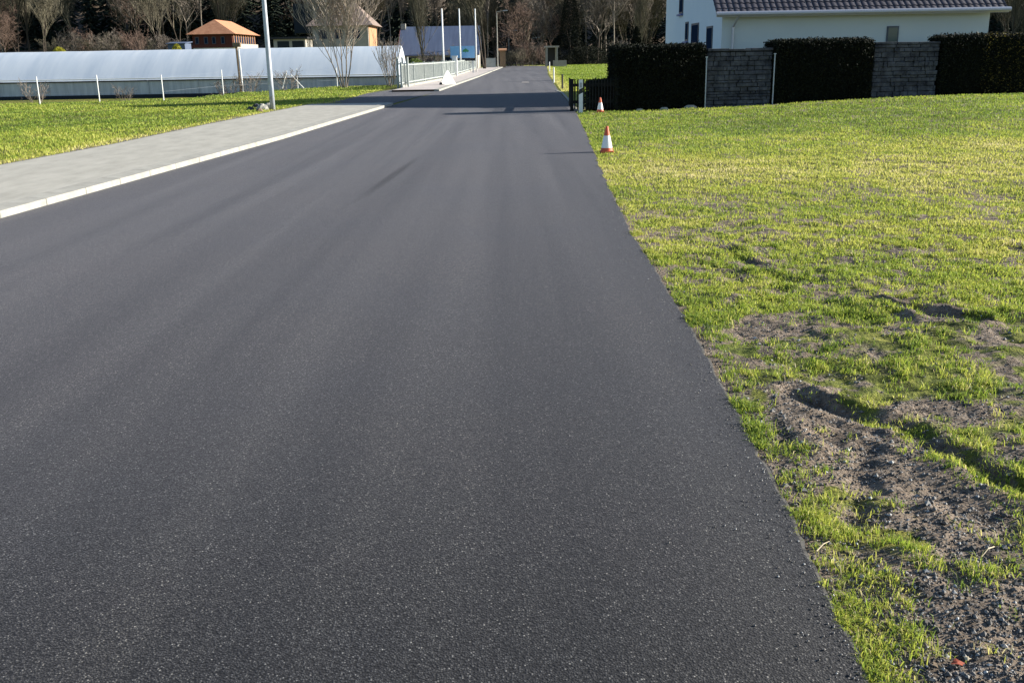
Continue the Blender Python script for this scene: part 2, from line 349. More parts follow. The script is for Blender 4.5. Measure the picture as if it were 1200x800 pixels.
# keep the sheet under road and pavements
inroad = (X > walk_l(Y)+.78) & (X < road_r(Y)+.02) & (Y < 190)
Z = np.where(inroad, np.minimum(Z, -.016), Z)
bare = np.maximum(mud(X, Y), .75*sstep(.53, .40, .45*fbm(X*1.8, Y*1.8, 95, 4)+.55*fbm(X*8, Y*8, 96, 3))*sstep(17, 9, Y))*((X > road_r(Y)-.2) & (Y < 40)) + .95*sstep(205, 225, Y)
bare = np.maximum(bare, .8*sstep(.5, .1, np.abs(walk_l(Y)-X-.1)+ .4*(fbm(X*2, Y*2, 8)-.5))*(Y < 45)*(Y > 0))
nx, ny = len(gx), len(gy)
idx = np.arange(nx*ny).reshape(ny, nx)
fc = np.stack([idx[:-1, :-1], idx[:-1, 1:], idx[1:, 1:], idx[1:, :-1]], -1).reshape(-1, 4)
g = np_mesh('ground', np.stack([X, Y, Z], -1).reshape(-1, 3), fc, M_ground, attr=bare.ravel(), smooth=True)
tag(g, kind='structure')

# ------------------------------------------------------------- road, kerbs, pavements
def strip(name, ys, fl, fr, z, m, skirt=.1, zf=None):
    ys = np.asarray(ys, float); l, r = fl(ys), fr(ys); n = len(ys)
    zz = np.full(n, z) if zf is None else zf(ys)
    K = 9; cols = [np.stack([l, ys, zz-skirt], 1)] + [np.stack([l+(r-l)*k/(K-1), ys, zz], 1) for k in range(K)] + [np.stack([r, ys, zz-skirt], 1)]
    v = np.stack(cols, 1).reshape(-1, 3); w = K+2; i = np.arange(n*w).reshape(n, w)
    f = np.stack([i[:-1, :-1], i[:-1, 1:], i[1:, 1:], i[1:, :-1]], -1).reshape(-1, 4)
    return tag(np_mesh(name, v, f, m), kind='structure')
ysr = np.concatenate([np.arange(-60, 1, 3), np.arange(1, 12, .03), np.arange(12, 40, .15), np.arange(40, 205, 1.)])
strip('road', ysr, road_l, road_r, 0, M_asph)
# crumbly lighter lip of the fresh asphalt
strip('road_lip', np.arange(1, 30, .02), lambda y: road_r(y)+.001, lambda y: road_r(y)+.004+.016*fbm(y*9, 0*y, 6, 3), -.006, M_crete, .05)
KW = .27
def kerb(y0, y1, z=.10):
    ys = np.arange(y0, y1, .02)
    n = int((y1-y0)/1.0); mb = MB()
    for i in range(n):
        a, b = y0+i*(y1-y0)/n+.0045, y0+(i+1)*(y1-y0)/n-.0045
        la, lb = float(road_l(a))-.002, float(road_l(b))-.002; ch = .02
        mb.hexa([(la-KW, a, -.1), (la, a, -.1), (lb, b, -.1), (lb-KW, b, -.1), (la-KW, a, z-ch*.0), (la-.0, a, z-ch), (lb-.0, b, z-ch), (lb-KW, b, z)])
    return tag(mb.build('kerb', M_kerb, bevel=.008), kind='structure')
kerb(-20, 37.0); kerb(51.5, 162)
strip('pavement', np.concatenate([np.arange(-20, 37, .5), [37.0]]), lambda y: walk_l(y), lambda y: road_l(y)-KW-.003, .088, M_conc, .12)
kerbjoint = strip('pavement_edge', np.concatenate([np.arange(-20, 37, .25)]), lambda y: walk_l(y)-.03-.16*fbm(y*3, 0*y, 14, 4), lambda y: walk_l(y)-.002, .084, M_crete, .06)
ex = tag(MB().face([(-6.95, 37.05, -.004), (float(road_l(37))-.3, 37.05, -.004), (-3.9, 45, -.004), (float(road_l(51.5))-.003, 51.5, -.004), (-5.9, 54.5, -.004), (-6.3, 56, -.004), (-7.0, 50, -.004), (-6.95, 42, -.004)]).build('driveway', M_asph), kind='structure')
fl = table([(-5.9, 51.5), (-5.75, 56.2), (-4.6, 73.6), (-4.25, 100), (-4.0, 142.9), (-2.8, 165)])
strip('pavement', np.arange(51.6, 162, 1.), lambda y: fl(y), lambda y: road_l(y)-KW-.003, .088, mat('pinkish pavement', (.42, .37, .34), .85, .3, noise=2, col2=(.52, .47, .44)), .12)
mk = tag(MB().face([(*U(611, 97.5), .004), (*U(620, 97.5), .004), (*U(619.5, 95.5), .004), (*U(612, 95.5), .004)]).build('road_marking', mat('worn pale paint', (.17, .155, .15), .8)), kind='structure')
# light kerb line where the verge starts beyond the fence
mb = MB(); pts = [U(673, 130), U(664, 117), U(656.5, 108.5), U(650, 106.5)]
for (a, b) in zip(pts, pts[1:]):
    a = (a[0]+.03, a[1]); b = (b[0]+.03, b[1]); mb.hexa([(a[0], a[1], -.1), (a[0]+.1, a[1], -.1), (b[0]+.1, b[1], -.1), (b[0], b[1], -.1), (a[0], a[1], .02), (a[0]+.1, a[1], .02), (b[0]+.1, b[1], .02), (b[0], b[1], .02)])
tag(mb.build('edging', M_kerb), kind='structure')

# ------------------------------------------------------------- grass
def blades(px, py, pz, hh, ww, lean, tone, name):
    n = len(px); ang = rng.uniform(0, 2*np.pi, n); fa = rng.uniform(0, 2*np.pi, n)
    wx, wy = np.cos(fa)*ww/2, np.sin(fa)*ww/2; lx, ly = np.cos(ang)*lean*hh, np.sin(ang)*lean*hh
    v = np.zeros((n, 5, 3))
    v[:, 0] = np.stack([px-wx, py-wy, pz-.01], 1); v[:, 1] = np.stack([px+wx, py+wy, pz-.01], 1)
    mx, my, mz = px+lx*.35, py+ly*.35, pz+hh*.6
    v[:, 2] = np.stack([mx-wx*.8, my-wy*.8, mz], 1); v[:, 3] = np.stack([mx+wx*.8, my+wy*.8, mz], 1)
    v[:, 4] = np.stack([px+lx, py+ly, pz+hh*(1-.35*np.minimum(lean, 1.6))], 1)
    b = np.arange(n)[:, None]*5
    f = np.concatenate([b+np.array([0, 1, 3]), b+np.array([0, 3, 2]), b+np.array([2, 3, 4])], 0)
    o = np_mesh(name, v.reshape(-1, 3), f, M_grass, attr=np.repeat(np.clip(tone, 0, 1), 5))
    return o
def tone_at(x, y):
    far = sstep(17, 25, y)
    t = .36 + .5*(fbm(x*.35, y*.35, 60)-.5) + .5*(fbm(x*2.2, y*2.2, 63)-.5)
    t = t + .26*np.exp(-((y-13.5-.25*x)/4.5)**2)          # dry yellowish belt across the lawn
    return t - .14*far
def sample_y(n, y0, y1, p):
    u = rng.uniform(0, 1, n); q = 1-p
    return (y0**q + u*(y1**q - y0**q))**(1/q)
P = []
# near tufts
n = 7500; cy = sample_y(n, 1.9, 9, 1.2); cx = road_r(cy)+.02 + rng.uniform(0, 1, n)*(.62*cy+.9-.4)
dens = 1-mud(cx, cy)*.93; dens *= .10+.9*sstep(.44, .56, .55*fbm(cx*2.5, cy*2.5, 90, 3)+.45*fbm(cx*8, cy*8, 92, 3))
dens = np.where(cx-road_r(cy) < .25, np.maximum(dens, .5*(vnoise(cy*2.2, cy*0, 91) > .42)), dens)
k = rng.uniform(0, 1, n) < dens; cx, cy = cx[k], cy[k]
nb = rng.integers(14, 34, len(cx)); bx = np.repeat(cx, nb); by = np.repeat(cy, nb); cs = np.repeat(rng.uniform(.5, 1.25, len(cx)), nb); ct = np.repeat(rng.normal(0, .12, len(cx)), nb)
r = np.abs(rng.normal(0, 1, len(bx)))*.022*(.6+cs); a = rng.uniform(0, 2*np.pi, len(bx)); bx = bx+np.cos(a)*r; by = by+np.sin(a)*r
hh = rng.uniform(.016, .052, len(bx))*cs*(.75+.05*by); P.append((bx, by, hh, rng.uniform(.0022, .0046, len(bx))*(.7+.12*by), rng.uniform(.25, 1.5, len(bx)), tone_at(bx, by)+ct+rng.normal(0, .13, len(bx))+.4*(rng.uniform(0, 1, len(bx)) > .88)))
# fringe of tufts along the asphalt edge, some leaning over it
n = 900; cy = sample_y(n, 1.9, 26, 1.1); k = vnoise(cy*3.1, cy*0, 191)+.5*vnoise(cy*11, cy*0, 193) > .86; cy = cy[k]; cx = road_r(cy)+.012+np.abs(rng.normal(0, .05, len(cy)))
nb = rng.integers(14, 34, len(cx)); bx = np.repeat(cx, nb); by = np.repeat(cy, nb); cs = np.repeat(rng.uniform(.5, 1.35, len(cx)), nb)
r = np.abs(rng.normal(0, 1, len(bx)))*.02*(.6+cs); a = rng.uniform(0, 2*np.pi, len(bx)); bx = bx+np.cos(a)*r; by = by+np.sin(a)*r; bx = np.maximum(bx, road_r(by)+.01)
P.append((bx, by, rng.uniform(.018, .052, len(bx))*cs*(.7+.3*sstep(2.5, 5, by)), rng.uniform(.0022, .0044, len(bx))*(.75+.12*by), rng.uniform(.25, 1.5, len(bx)), tone_at(bx, by)+rng.normal(.02, .18, len(bx))))
# mid and far lawn
n = 260000; y = sample_y(n, 6, 34, 1.25); x = road_r(y)+.03+rng.uniform(0, 1, n)*(.60*y+1.2)
d = (1-mud(x, y)*.9)*(.10+.90*sstep(.41, .54, .45*fbm(x*1.8, y*1.8, 95, 4)+.55*fbm(x*8, y*8, 96, 3))); d = d + sstep(8, 17, y)*(1-d)*.8
k = rng.uniform(0, 1, n) < d; x, y = x[k], y[k]; n = len(x)
P.append((x, y, rng.uniform(.022, .05, n)*(.8+.018*y), rng.uniform(.0018, .0026, n)*(1+.28*y), rng.uniform(.3, 1.5, n), tone_at(x, y)+rng.normal(0, .12, n)))
bx, by, hh, ww, ln, tn = [np.concatenate(q) for q in zip(*P)]
k = (by < 30.6+.14*(bx-3.3)) & (bx > road_r(by)+.008); bx, by, hh, ww, ln, tn = [q[k] for q in (bx, by, hh, ww, ln, tn)]
tag(blades(bx, by, height(bx, by), hh, ww, ln, tn, 'grass'), 'patchy sunlit lawn grass filling the right side up to the hedges', 'grass', kind='stuff')
# left verge
n = 110000; y = sample_y(n, 13, 64, 1.15); x = walk_l(np.minimum(y, 40))-.06-rng.uniform(0, 1, n)*(.34*y+2)
x = np.where(y > 37, -6.9 - rng.uniform(0, 1, n)*(.34*y+2), x)
k = (y < fence_y(x)+1.2) & (rng.uniform(0, 1, n) < .4+.6*sstep(.35, .55, fbm(x, y, 97)))
x, y = x[k], y[k]; n = len(x)
tag(blades(x, y, height(x, y), rng.uniform(.03, .075, n)*(.9+.008*y), rng.uniform(.0022, .003, n)*(1+.28*y), rng.uniform(.3, 1.4, n), tone_at(x, y)+.05+rng.normal(0, .12, n)+.3*sstep(.9, .1, walk_l(y)-x), 'grass'), 'sunlit verge grass between the pale pavement and the greenhouse', 'grass', kind='stuff')
# meadow beyond the picket fence
n = 60000; y = sample_y(n, 34, 190, 1.3); x = road_r(y)+.15+rng.uniform(0, 1, n)**1.3*(.12*y+2)
k = ~((x > 7) & (y < 49)) & (y > 33); x, y = x[k], y[k]; n = len(x)
tag(blades(x, y, height(x, y), rng.uniform(.04, .09, n), rng.uniform(.004, .006, n)*(1+.2*y), rng.uniform(.3, 1.2, n), .25+.1*rng.normal(0, 1, n)+.5*sstep(1.6, .2, x-road_r(y)), 'grass'), 'bright green meadow beyond the dark picket fence', 'grass', kind='stuff')

# gravel on bare soil
def gravel(n, y0, y1, name, label, left=False):
    if left:
        y = sample_y(n, y0, y1, 1.1); x = walk_l(y)-np.abs(rng.normal(0, .14, n)); keep = np.ones(n, bool)
    else:
        y = sample_y(n, y0, y1, 1.5); x = road_r(y)+.012+rng.uniform(0, 1, n)*(.6*y+.2); keep = rng.uniform(0, 1, n) < .12+mud(x, y)
    x, y = x[keep], y[keep]; n = len(x); z = height(x, y) if not left else np.full(n, .03)
    s = rng.exponential(1, n)*.0016+.0022; s = np.minimum(s, .012)*(1+.05*y)
    base = np.array([[1, 0, 0], [0, 1, 0], [-1, 0, 0], [0, -1, 0], [0, 0, .75], [0, 0, -.75], ])
    base = base*1.0; F_ = np.array([[0, 1, 4], [1, 2, 4], [2, 3, 4], [3, 0, 4], [1, 0, 5], [2, 1, 5], [3, 2, 5], [0, 3, 5]])
    v = base[None]*(1+rng.uniform(-.35, .35, (n, 6, 1)))*s[:, None, None]; a = rng.uniform(0, 6.28, n); t = rng.uniform(-.6, .6, n)
    ca, sa = np.cos(a)[:, None], np.sin(a)[:, None]; vx = v[..., 0]*ca-v[..., 1]*sa; vy = v[..., 0]*sa+v[..., 1]*ca; vz = v[..., 2]+vx*t[:, None]*.5
    v = np.stack([vx+x[:, None], vy+y[:, None], vz+z[:, None]+.3*s[:, None]], -1)
    f = (np.arange(n)[:, None, None]*6+F_[None]).reshape(-1, 3)
    tag(np_mesh(name, v.reshape(-1, 3), f, M_gravel, attr=np.repeat(rng.uniform(0, 1, n)**1.5, 6)), label, 'gravel', kind='stuff')
gravel(60000, 1.9, 9, 'gravel', 'grey gravel scattered over the muddy bare patches beside the asphalt')
n = 700; y = sample_y(n, 1.9, 14, 1.3); x = road_r(y)-.004-rng.exponential(.07, n); z = np.zeros(n); sz = rng.uniform(.0015, .0045, n)
B_ = np.array([[1, 0, 0], [0, 1, 0], [-1, 0, 0], [0, -1, 0], [0, 0, .8], [0, 0, -.8]]); v = B_[None]*(1+rng.uniform(-.35, .35, (n, 6, 1)))*sz[:, None, None]+np.stack([x, y, z+sz*.7], 1)[:, None]
F8 = np.array([[0, 1, 4], [1, 2, 4], [2, 3, 4], [3, 0, 4], [1, 0, 5], [2, 1, 5], [3, 2, 5], [0, 3, 5]])
tag(np_mesh('gravel', v.reshape(-1, 3), (np.arange(n)[:, None, None]*6+F8[None]).reshape(-1, 3), M_gravel, attr=np.repeat(rng.uniform(.2, 1, n), 6)), 'loose crumbs of grit lying on the asphalt along its right edge', 'gravel', kind='stuff')
gravel(5000, 12, 36, 'gravel', 'pale crumbs of gravel along the outer edge of the pavement', True)

# ------------------------------------------------------------- trees
def grow(seed, height_, spread, levels, stems=1, up=.5, nb=(7, 6, 5, 4), rbase=.14, first=.25, splay=.25):
    R = random.Random(seed); segs = [[] for _ in range(levels+1)]
    def branch(p, d, ln, r, lv):
        steps = 5 if lv == 0 else (4 if lv < 3 else 2)
        pts = [(p, r)]; q = p; dd = d
        for i in range(steps):
            w = .10 if lv == 0 else .22
            dd = (dd + Vector((R.uniform(-w, w), R.uniform(-w, w), R.uniform(-w, w)+up*.12*(lv > 0)))).normalized()
            q2 = q+dd*(ln/steps); r2 = r*(1-(i+1)/steps*.72)
            segs[lv].append((q.copy(), q2.copy(), r*(1-i/steps*.72), r2)); q = q2; pts.append((q, r2))
        if lv < levels:
            m = nb[min(lv, len(nb)-1)]
            for j in range(m):
                t = first+(1-first)*(j+R.random())/m if lv == 0 else .15+.85*(j+R.random())/m
                k = min(int(t*steps), steps-1); a, ra = pts[k]; b, rb = pts[k+1]; c = a.lerp(b, t*steps-k)
                ax = Vector((R.uniform(-1, 1), R.uniform(-1, 1), R.uniform(-.2, .5)))
                side = (ax-ax.dot(d)*d).normalized()
                nd = (d*(.55+.3*t)+side*spread+Vector((0, 0, up*.35))).normalized()
                branch(c, nd, ln*(.62 if lv else .5)*(1.15-.55*t)*R.uniform(.75, 1.2), max(.006, r*(1-t*.6)*.5), lv+1)
    for s in range(stems):
        a = 6.28*s/max(stems, 1)+R.random(); o = splay*(s > 0 or stems > 1)
        branch(Vector((math.cos(a)*.12*(stems > 1), math.sin(a)*.12*(stems > 1), -.15)), Vector((math.cos(a)*o, math.sin(a)*o, 1)).normalized(), height_*R.uniform(.82, 1), rbase*R.uniform(.7, 1), 0)
    return segs
def seg_mesh(segs, sides=3, rmin=.0):
    n = len(segs); p0 = np.array([s[0] for s in segs]); p1 = np.array([s[1] for s in segs]); r0 = np.maximum([s[2] for s in segs], rmin); r1 = np.maximum([s[3] for s in segs], rmin*.7)
    d = p1-p0; d /= np.linalg.norm(d, axis=1)[:, None]+1e-9
    ref = np.where(np.abs(d[:, 2:3]) > .9, np.array([[1., 0, 0]]), np.array([[0, 0, 1.]])); a = np.cross(d, ref); a /= np.linalg.norm(a, axis=1)[:, None]; b = np.cross(d, a)
    v = np.zeros((n, 2*sides, 3))
    for k in range(sides):
        t = 2*math.pi*k/sides; o = a*math.cos(t)+b*math.sin(t); v[:, k] = p0+o*r0[:, None]; v[:, sides+k] = p1+o*r1[:, None]
    f = np.concatenate([np.arange(n)[:, None]*2*sides+np.array([k, (k+1) % sides, sides+(k+1) % sides, sides+k]) for k in range(sides)], 0)
    return v.reshape(-1, 3), f, n
def bare_tree(name, loc, label, cat, group, seed, h, spread=.8, levels=3, rmin=.012, twig=M_twig, bark=M_bark, trunk_lv=1, **k):
    S = grow(seed, h, spread, levels, **k); t = root(name, loc, label, cat, group)
    ks = []; q0 = S[0]; ns = k.get('stems', 1); per = len(q0)//ns
    for i in range(ns):
        v, f, n = seg_mesh(q0[i*per:(i+1)*per], 7); a = np_mesh('trunk', v, f, bark, org=(0, 0, 0), smooth=True); a.parent = t; ks.append(a)
    v, f, n = seg_mesh([s for L in S[trunk_lv:] for s in L], 3, rmin); tn = np.repeat(np.random.default_rng(seed).uniform(0, 1, n), 6)
    c = np_mesh('crown', v, f, twig, org=(0, 0, 0), attr=tn); c.parent = t
    reg(t, *ks, c); return t
def fir_tree(name, loc, label, cat, group, seed, h, r0):
    R = np.random.default_rng(seed); t = root(name, loc, label, cat, group)
    m = MB(); m.tube([(0, 0, -.3), (0, 0, h*.6), (0, 0, h)], [.22, .12, .02], 7); a = m.build('trunk', M_bark); a.parent = t
    V = []; Fs = []; T = []; n = 0; z = h*.06
    while z < h*.99:
        fr = 1-z/h; rad = r0*(fr**.8)*R.uniform(.8, 1.1)+.12; nbr = int(7+9*fr)
        for j in range(nbr):
            an = R.uniform(0, 6.28); rr = rad*R.uniform(.65, 1.12); ca, sa = math.cos(an), math.sin(an); w = .16*rr+.18; dr = rr*R.uniform(.25, .5)
            K = 5
            for q in range(K):
                a0, a1 = q/K, (q+1.25)/K; ww = w*(1-.75*a0)*R.uniform(.7, 1.3); zz0 = z-dr*a0**1.4+R.uniform(-.06, .06); zz1 = z-dr*a1**1.4+R.uniform(-.12, .02)
                for sgn in (-1, 1):
                    V += [(ca*rr*a0, sa*rr*a0, zz0+.05), (ca*rr*a1, sa*rr*a1, zz1), (ca*rr*a0*.9-sa*ww*sgn, sa*rr*a0*.9+ca*ww*sgn, zz0-.25*ww-R.uniform(0, .2))]
                    Fs.append((n, n+1, n+2)); n += 3; T += [R.uniform(0, 1)]*3
        z += h*.022*(.5+fr)+.1
    c = np_mesh('crown', np.array(V), np.array(Fs), M_fir, org=(0, 0, 0), attr=T); c.parent = t
    reg(t, a, c); return t
def place(proto, first, x, y, s=1, rot=None, label=None, group=None, z=None, cat=None):
    o = proto if first else copy_tree(proto)
    o.location = (x, y, (hz(x, y) if z is None else z)); o.scale = (s, s, s*random.uniform(.92, 1.1)); o.rotation_euler = (0, 0, random.uniform(0, 6.28) if rot is None else rot)
    if label: o['label'] = label
    if group: o['group'] = group
    return o

# ------------------------------------------------------------- house on the right
def house_right():
    x0, x1, y0, y1 = 7.43, 16.65, 35.5, 48.0
    g0 = .1; t = root('white_house', (12, 41, .2), 'white rendered house with dark tiled roof rising behind the right-hand hedges', 'house')
    ez, rz, yr, bz = 3.10, 8.6, 43.2, 5.3      # front eave, ridge, ridge y, back eave
    w = MB()
    w.face([(x0, y0, g0), (x1, y0, g0), (x1, y0, ez), (x0, y0, ez)]); w.face([(x1, y1, g0), (x0, y1, g0), (x0, y1, bz), (x1, y1, bz)])
    w.face([(x1, y0, g0), (x1, y1, g0), (x1, y1, bz), (x1, yr, rz), (x1, y0, ez)])
    w.build('wall', M_render, t)
    gw = MB().face([(x0, y1, g0), (x0, y0, g0), (x0, y0, ez), (x0, yr, rz), (x0, y1, bz)]).build('gable_wall', M_render_sky, t); gw['label'] = 'white gable wall with narrow windows, bluish sky light put into its colour'
    # roof: rolling tile courses
    def slope(ya, za, yb, zb, ov, mb):
        dy, dz = yb-ya, zb-za; L = math.hypot(dy, dz); ya -= dy/L*ov; za -= dz/L*ov; L += ov
        nc = int(L/.30); nxx = int((x1-x0+1.0)/.035); X0 = x0-.28; X1 = x1+.45; V = []; n0 = len(mb.v)
        for i in range(nc*2):
            s = (i//2+(i % 2)*1.0)*L/nc; yy = ya+dy/math.hypot(dy, dz)*s; zz = za+dz/math.hypot(dy, dz)*s+(.0 if i % 2 else .03)
            for j in range(nxx+1):
                xx = X0+(X1-X0)*j/nxx; V.append((xx, yy, zz+.05+.035*.7*abs(math.sin(xx*math.pi/.21))))
        mb.v += V; R_ = nc*2
        for i in range(R_-1):
            for j in range(nxx): a = n0+i*(nxx+1)+j; mb.f.append((a, a+1, a+nxx+2, a+nxx+1))
    m = MB(); slope(y0, ez, yr, rz, .45, m); slope(y1, bz, yr, rz, .45, m); roof = m.build('roof', M_tile, t)
    # underlay closing the roof from below and the verge boards
    m = MB()
    for ya, za, yb, zb in ((y0-.33, ez-.24, yr, rz-.02), (y1+.33, bz-.24, yr, rz-.02)):
        m.hexa([(x0-.25, ya, za-.02), (x1+.42, ya, za-.02), (x1+.42, yb, zb-.02), (x0-.25, yb, zb-.02), (x0-.25, ya, za+.06), (x1+.42, ya, za+.06), (x1+.42, yb, zb+.06), (x0-.25, yb, zb+.06)])
    m.build('soffit', M_render, t)
    m = MB(); yg = y0-.47; m.tube([(x0-.3, yg, ez-.2), (x1+.47, yg, ez-.2)], .075, 10); m.box(x0-.28, x1+.45, yg+.07, yg+.10, ez-.3, ez-.12); m.build('gutter', M_gutter, t)
    xp = AT(858, 40, y0)[0]; m = MB(); m.tube([(xp+.12, yg+.05, ez-.26), (xp, y0-.09, ez-.62), (xp, y0-.09, g0)], .045, 8); m.build('downpipe', M_gutter, t)
    for (u0, u1, v0, v1) in ((828.8, 834.6, 31, 60), (811, 818.5, 27.5, 52.5), (803.8, 806.6, 26, 48.5), (796.8, 800.6, -2, 16.5)):
        def onx(u, v): d = ray(u, v); k_ = x0/d[0]; return (d[1]*k_, H+d[2]*k_)
        yb, zt = onx(u0, v0); ya, zb = onx(u1, v1); zt2 = onx((u0+u1)/2, v0)[1]; zb2 = onx((u0+u1)/2, v1)[1]
        f = MB(); f.box(x0-.03, x0+.02, ya, yb, zb2, zt2); fo = f.build('window', M_frame, t)
        MB().box(x0-.036, x0-.031, ya+.07, yb-.07, zb2+.07, zt2-.07).build('pane', M_glass, fo)
        MB().box(x0-.12, x0-.032, ya-.05, yb+.05, zb2-.08, zb2-.01).build('sill', M_sill, fo)
    a = AT(1039.5, 31, y0); b = AT(1051.5, 52, y0)
    f = MB(); f.box(a[0], b[0], y0-.03, y0+.02, b[2], a[2]); fo = f.build('window', M_frame, t); fo['label'] = 'small upright window low in the front wall'
    MB().box(a[0]+.05, b[0]-.04, y0-.036, y0-.031, b[2]+.05, a[2]-.05).build('pane', mat('dull glass', (.10, .12, .10), .2, .6), fo)
house_right()

# ------------------------------------------------------------- hedges and stone walls
def hy(x): return 30.9+.14*(x-3.3)
ANG = math.atan(.14)
def leaves_on(x0, x1, y_off, depth, zb, zt, n, seed):
    R = np.random.default_rng(seed); L = (x1-x0)/math.cos(ANG)
    A_ = [L*(zt-zb), L*depth, depth*(zt-zb), L*(zt-zb)]; face = R.choice(5, n, p=np.array([A_[0]*1.3, A_[1]*1.2, A_[2], A_[2], A_[3]*.6])/(A_[0]*1.3+A_[1]*1.2+2*A_[2]+A_[3]*.6))
    s = R.uniform(0, L, n); d = R.uniform(0, depth, n); z = R.uniform(zb, zt, n); j = R.normal(0, .035, n)
    wob = .13*(fbm(s*1.5, z*1.5, seed)-.5)
    d = np.where(face == 0, 0+j+wob, d); d = np.where(face == 4, depth+j, d); z = np.where(face == 1, zt+j+wob, z); s = np.where(face == 2, 0+j, s); s = np.where(face == 3, L+j, s)
    c, si = math.cos(ANG), math.sin(ANG); cx = x0+s*c-d*si; cy = hy(x0)+y_off+s*si+d*c
    q = R.normal(0, 1, (n, 2, 3)); q /= np.linalg.norm(q, axis=2)[..., None]; sz = R.uniform(.018, .045, n)[:, None]
    C = np.stack([cx, cy, z], 1); v = np.stack([C-q[:, 0]*sz, C+q[:, 1]*sz*.6, C+q[:, 0]*sz, C-q[:, 1]*sz*.6], 1)
    return v.reshape(-1, 3), np.arange(n*4).reshape(-1, 4), np.repeat(R.uniform(0, 1, n), 4), (x0, x1, y_off, depth, zb, zt)
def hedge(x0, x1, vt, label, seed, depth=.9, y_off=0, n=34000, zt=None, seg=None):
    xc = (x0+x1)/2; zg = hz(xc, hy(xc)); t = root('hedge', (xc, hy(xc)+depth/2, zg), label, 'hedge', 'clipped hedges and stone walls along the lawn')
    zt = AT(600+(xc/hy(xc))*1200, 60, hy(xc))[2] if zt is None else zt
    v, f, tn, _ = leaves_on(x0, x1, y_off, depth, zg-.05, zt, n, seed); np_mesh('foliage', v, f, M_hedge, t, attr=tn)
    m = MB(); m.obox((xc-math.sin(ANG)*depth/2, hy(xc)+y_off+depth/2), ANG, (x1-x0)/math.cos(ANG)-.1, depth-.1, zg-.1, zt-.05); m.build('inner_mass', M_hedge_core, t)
def ztop(u, v, x): return AT(u, v, hy(x))[2]
def xh(u):   # x where the bearing of photo column u meets the hedge line
    lo, hi = 0, 40
    for _ in range(40):
        mid = (lo+hi)/2
        if XU(u, hy(mid)) > mid: lo = mid
        else: hi = mid
    return lo
HX = [xh(u) for u in (721, 827, 829, 906, 909, 1023, 1025, 1101, 1104)]
hedge(HX[0], HX[1], 54, 'clipped near-black hedge between the picket fence and the first stone wall', 1, zt=ztop(775, 54.5, 5))
hedge(HX[4], HX[5], 48, 'clipped near-black hedge block between the two stone walls', 2, zt=ztop(966, 48, 10))
hedge(HX[8], 19.5, 42, 'clipped hedge at the right frame edge, with sunlight put into the leaf colour at its end', 3, zt=ztop(1150, 42, 14.5), n=36000)
m_ = mat('sunlit hedge leaves', (.12, .10, .02), .8)
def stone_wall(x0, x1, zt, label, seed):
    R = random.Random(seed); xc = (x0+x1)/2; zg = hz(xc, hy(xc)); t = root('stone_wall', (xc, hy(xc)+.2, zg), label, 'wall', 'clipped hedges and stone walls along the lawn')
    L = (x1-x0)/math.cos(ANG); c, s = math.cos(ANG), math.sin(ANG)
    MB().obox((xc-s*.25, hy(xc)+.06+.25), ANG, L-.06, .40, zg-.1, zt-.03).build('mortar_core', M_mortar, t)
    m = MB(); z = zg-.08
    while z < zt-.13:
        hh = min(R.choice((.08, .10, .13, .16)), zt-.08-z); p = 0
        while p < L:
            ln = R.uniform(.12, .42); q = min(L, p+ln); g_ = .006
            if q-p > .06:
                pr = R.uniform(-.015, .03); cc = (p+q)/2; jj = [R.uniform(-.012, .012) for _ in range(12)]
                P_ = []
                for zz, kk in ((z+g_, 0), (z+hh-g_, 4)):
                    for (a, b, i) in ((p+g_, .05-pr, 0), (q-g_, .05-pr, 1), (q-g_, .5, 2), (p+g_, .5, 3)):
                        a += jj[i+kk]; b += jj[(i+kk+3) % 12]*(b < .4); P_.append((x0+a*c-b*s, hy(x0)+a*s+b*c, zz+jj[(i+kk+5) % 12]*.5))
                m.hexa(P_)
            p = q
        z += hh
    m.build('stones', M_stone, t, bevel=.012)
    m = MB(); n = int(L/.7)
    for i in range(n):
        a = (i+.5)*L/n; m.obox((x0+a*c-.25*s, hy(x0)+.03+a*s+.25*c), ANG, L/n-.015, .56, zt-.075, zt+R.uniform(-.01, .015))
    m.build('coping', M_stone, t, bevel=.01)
stone_wall(HX[2], HX[3], ztop(868, 57, 8), 'grey dry-laid stone wall between the first and the middle hedge', 5)
stone_wall(HX[6], HX[7], ztop(1063, 49, 12), 'grey dry-laid stone wall left of the last hedge, under the small house window', 6)
# sunlight on the hedge end, put into a lighter leaf colour
v, f, tn, _ = leaves_on(15.2, 19.5, -.03, .5, .25, 2.05, 3500, 12); o = np_mesh('sunlit_leaves', v, f, leaf_mat('sunlit leaves', [(0, (.05, .05, .01)), (1, (.2, .15, .03))], .3), bpy.data.objects['hedge.002'], attr=tn)
# thin pale stake between hedge and wall
def bar(u, label):
    x = xh(u); t = root('bar', (x, hy(x)-.06, hz(x, hy(x))), label, 'bar', 'pale bars at hedge ends'); b = t.location
    MB().box(b.x-.016, b.x+.016, b.y-.02, b.y+.02, b.z-.1, b.z+1.5).build('post', M_galv, t); MB().box(b.x-.035, b.x+.035, b.y-.03, b.y+.03, b.z+1.5, b.z+1.53).build('cap', M_galv, t)
bar(827.8, 'thin pale stake where the first hedge meets the stone wall'); bar(907.5, 'thin pale stake at the left end of the middle hedge')

# low dark shrub behind the picket fence
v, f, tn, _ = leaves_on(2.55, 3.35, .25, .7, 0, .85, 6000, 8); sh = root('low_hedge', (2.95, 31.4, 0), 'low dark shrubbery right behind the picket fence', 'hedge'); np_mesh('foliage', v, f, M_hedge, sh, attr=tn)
MB().obox((2.95, hy(2.95)+.62), ANG, .7, .5, -.1, .78).build('inner_mass', M_hedge_core, sh)
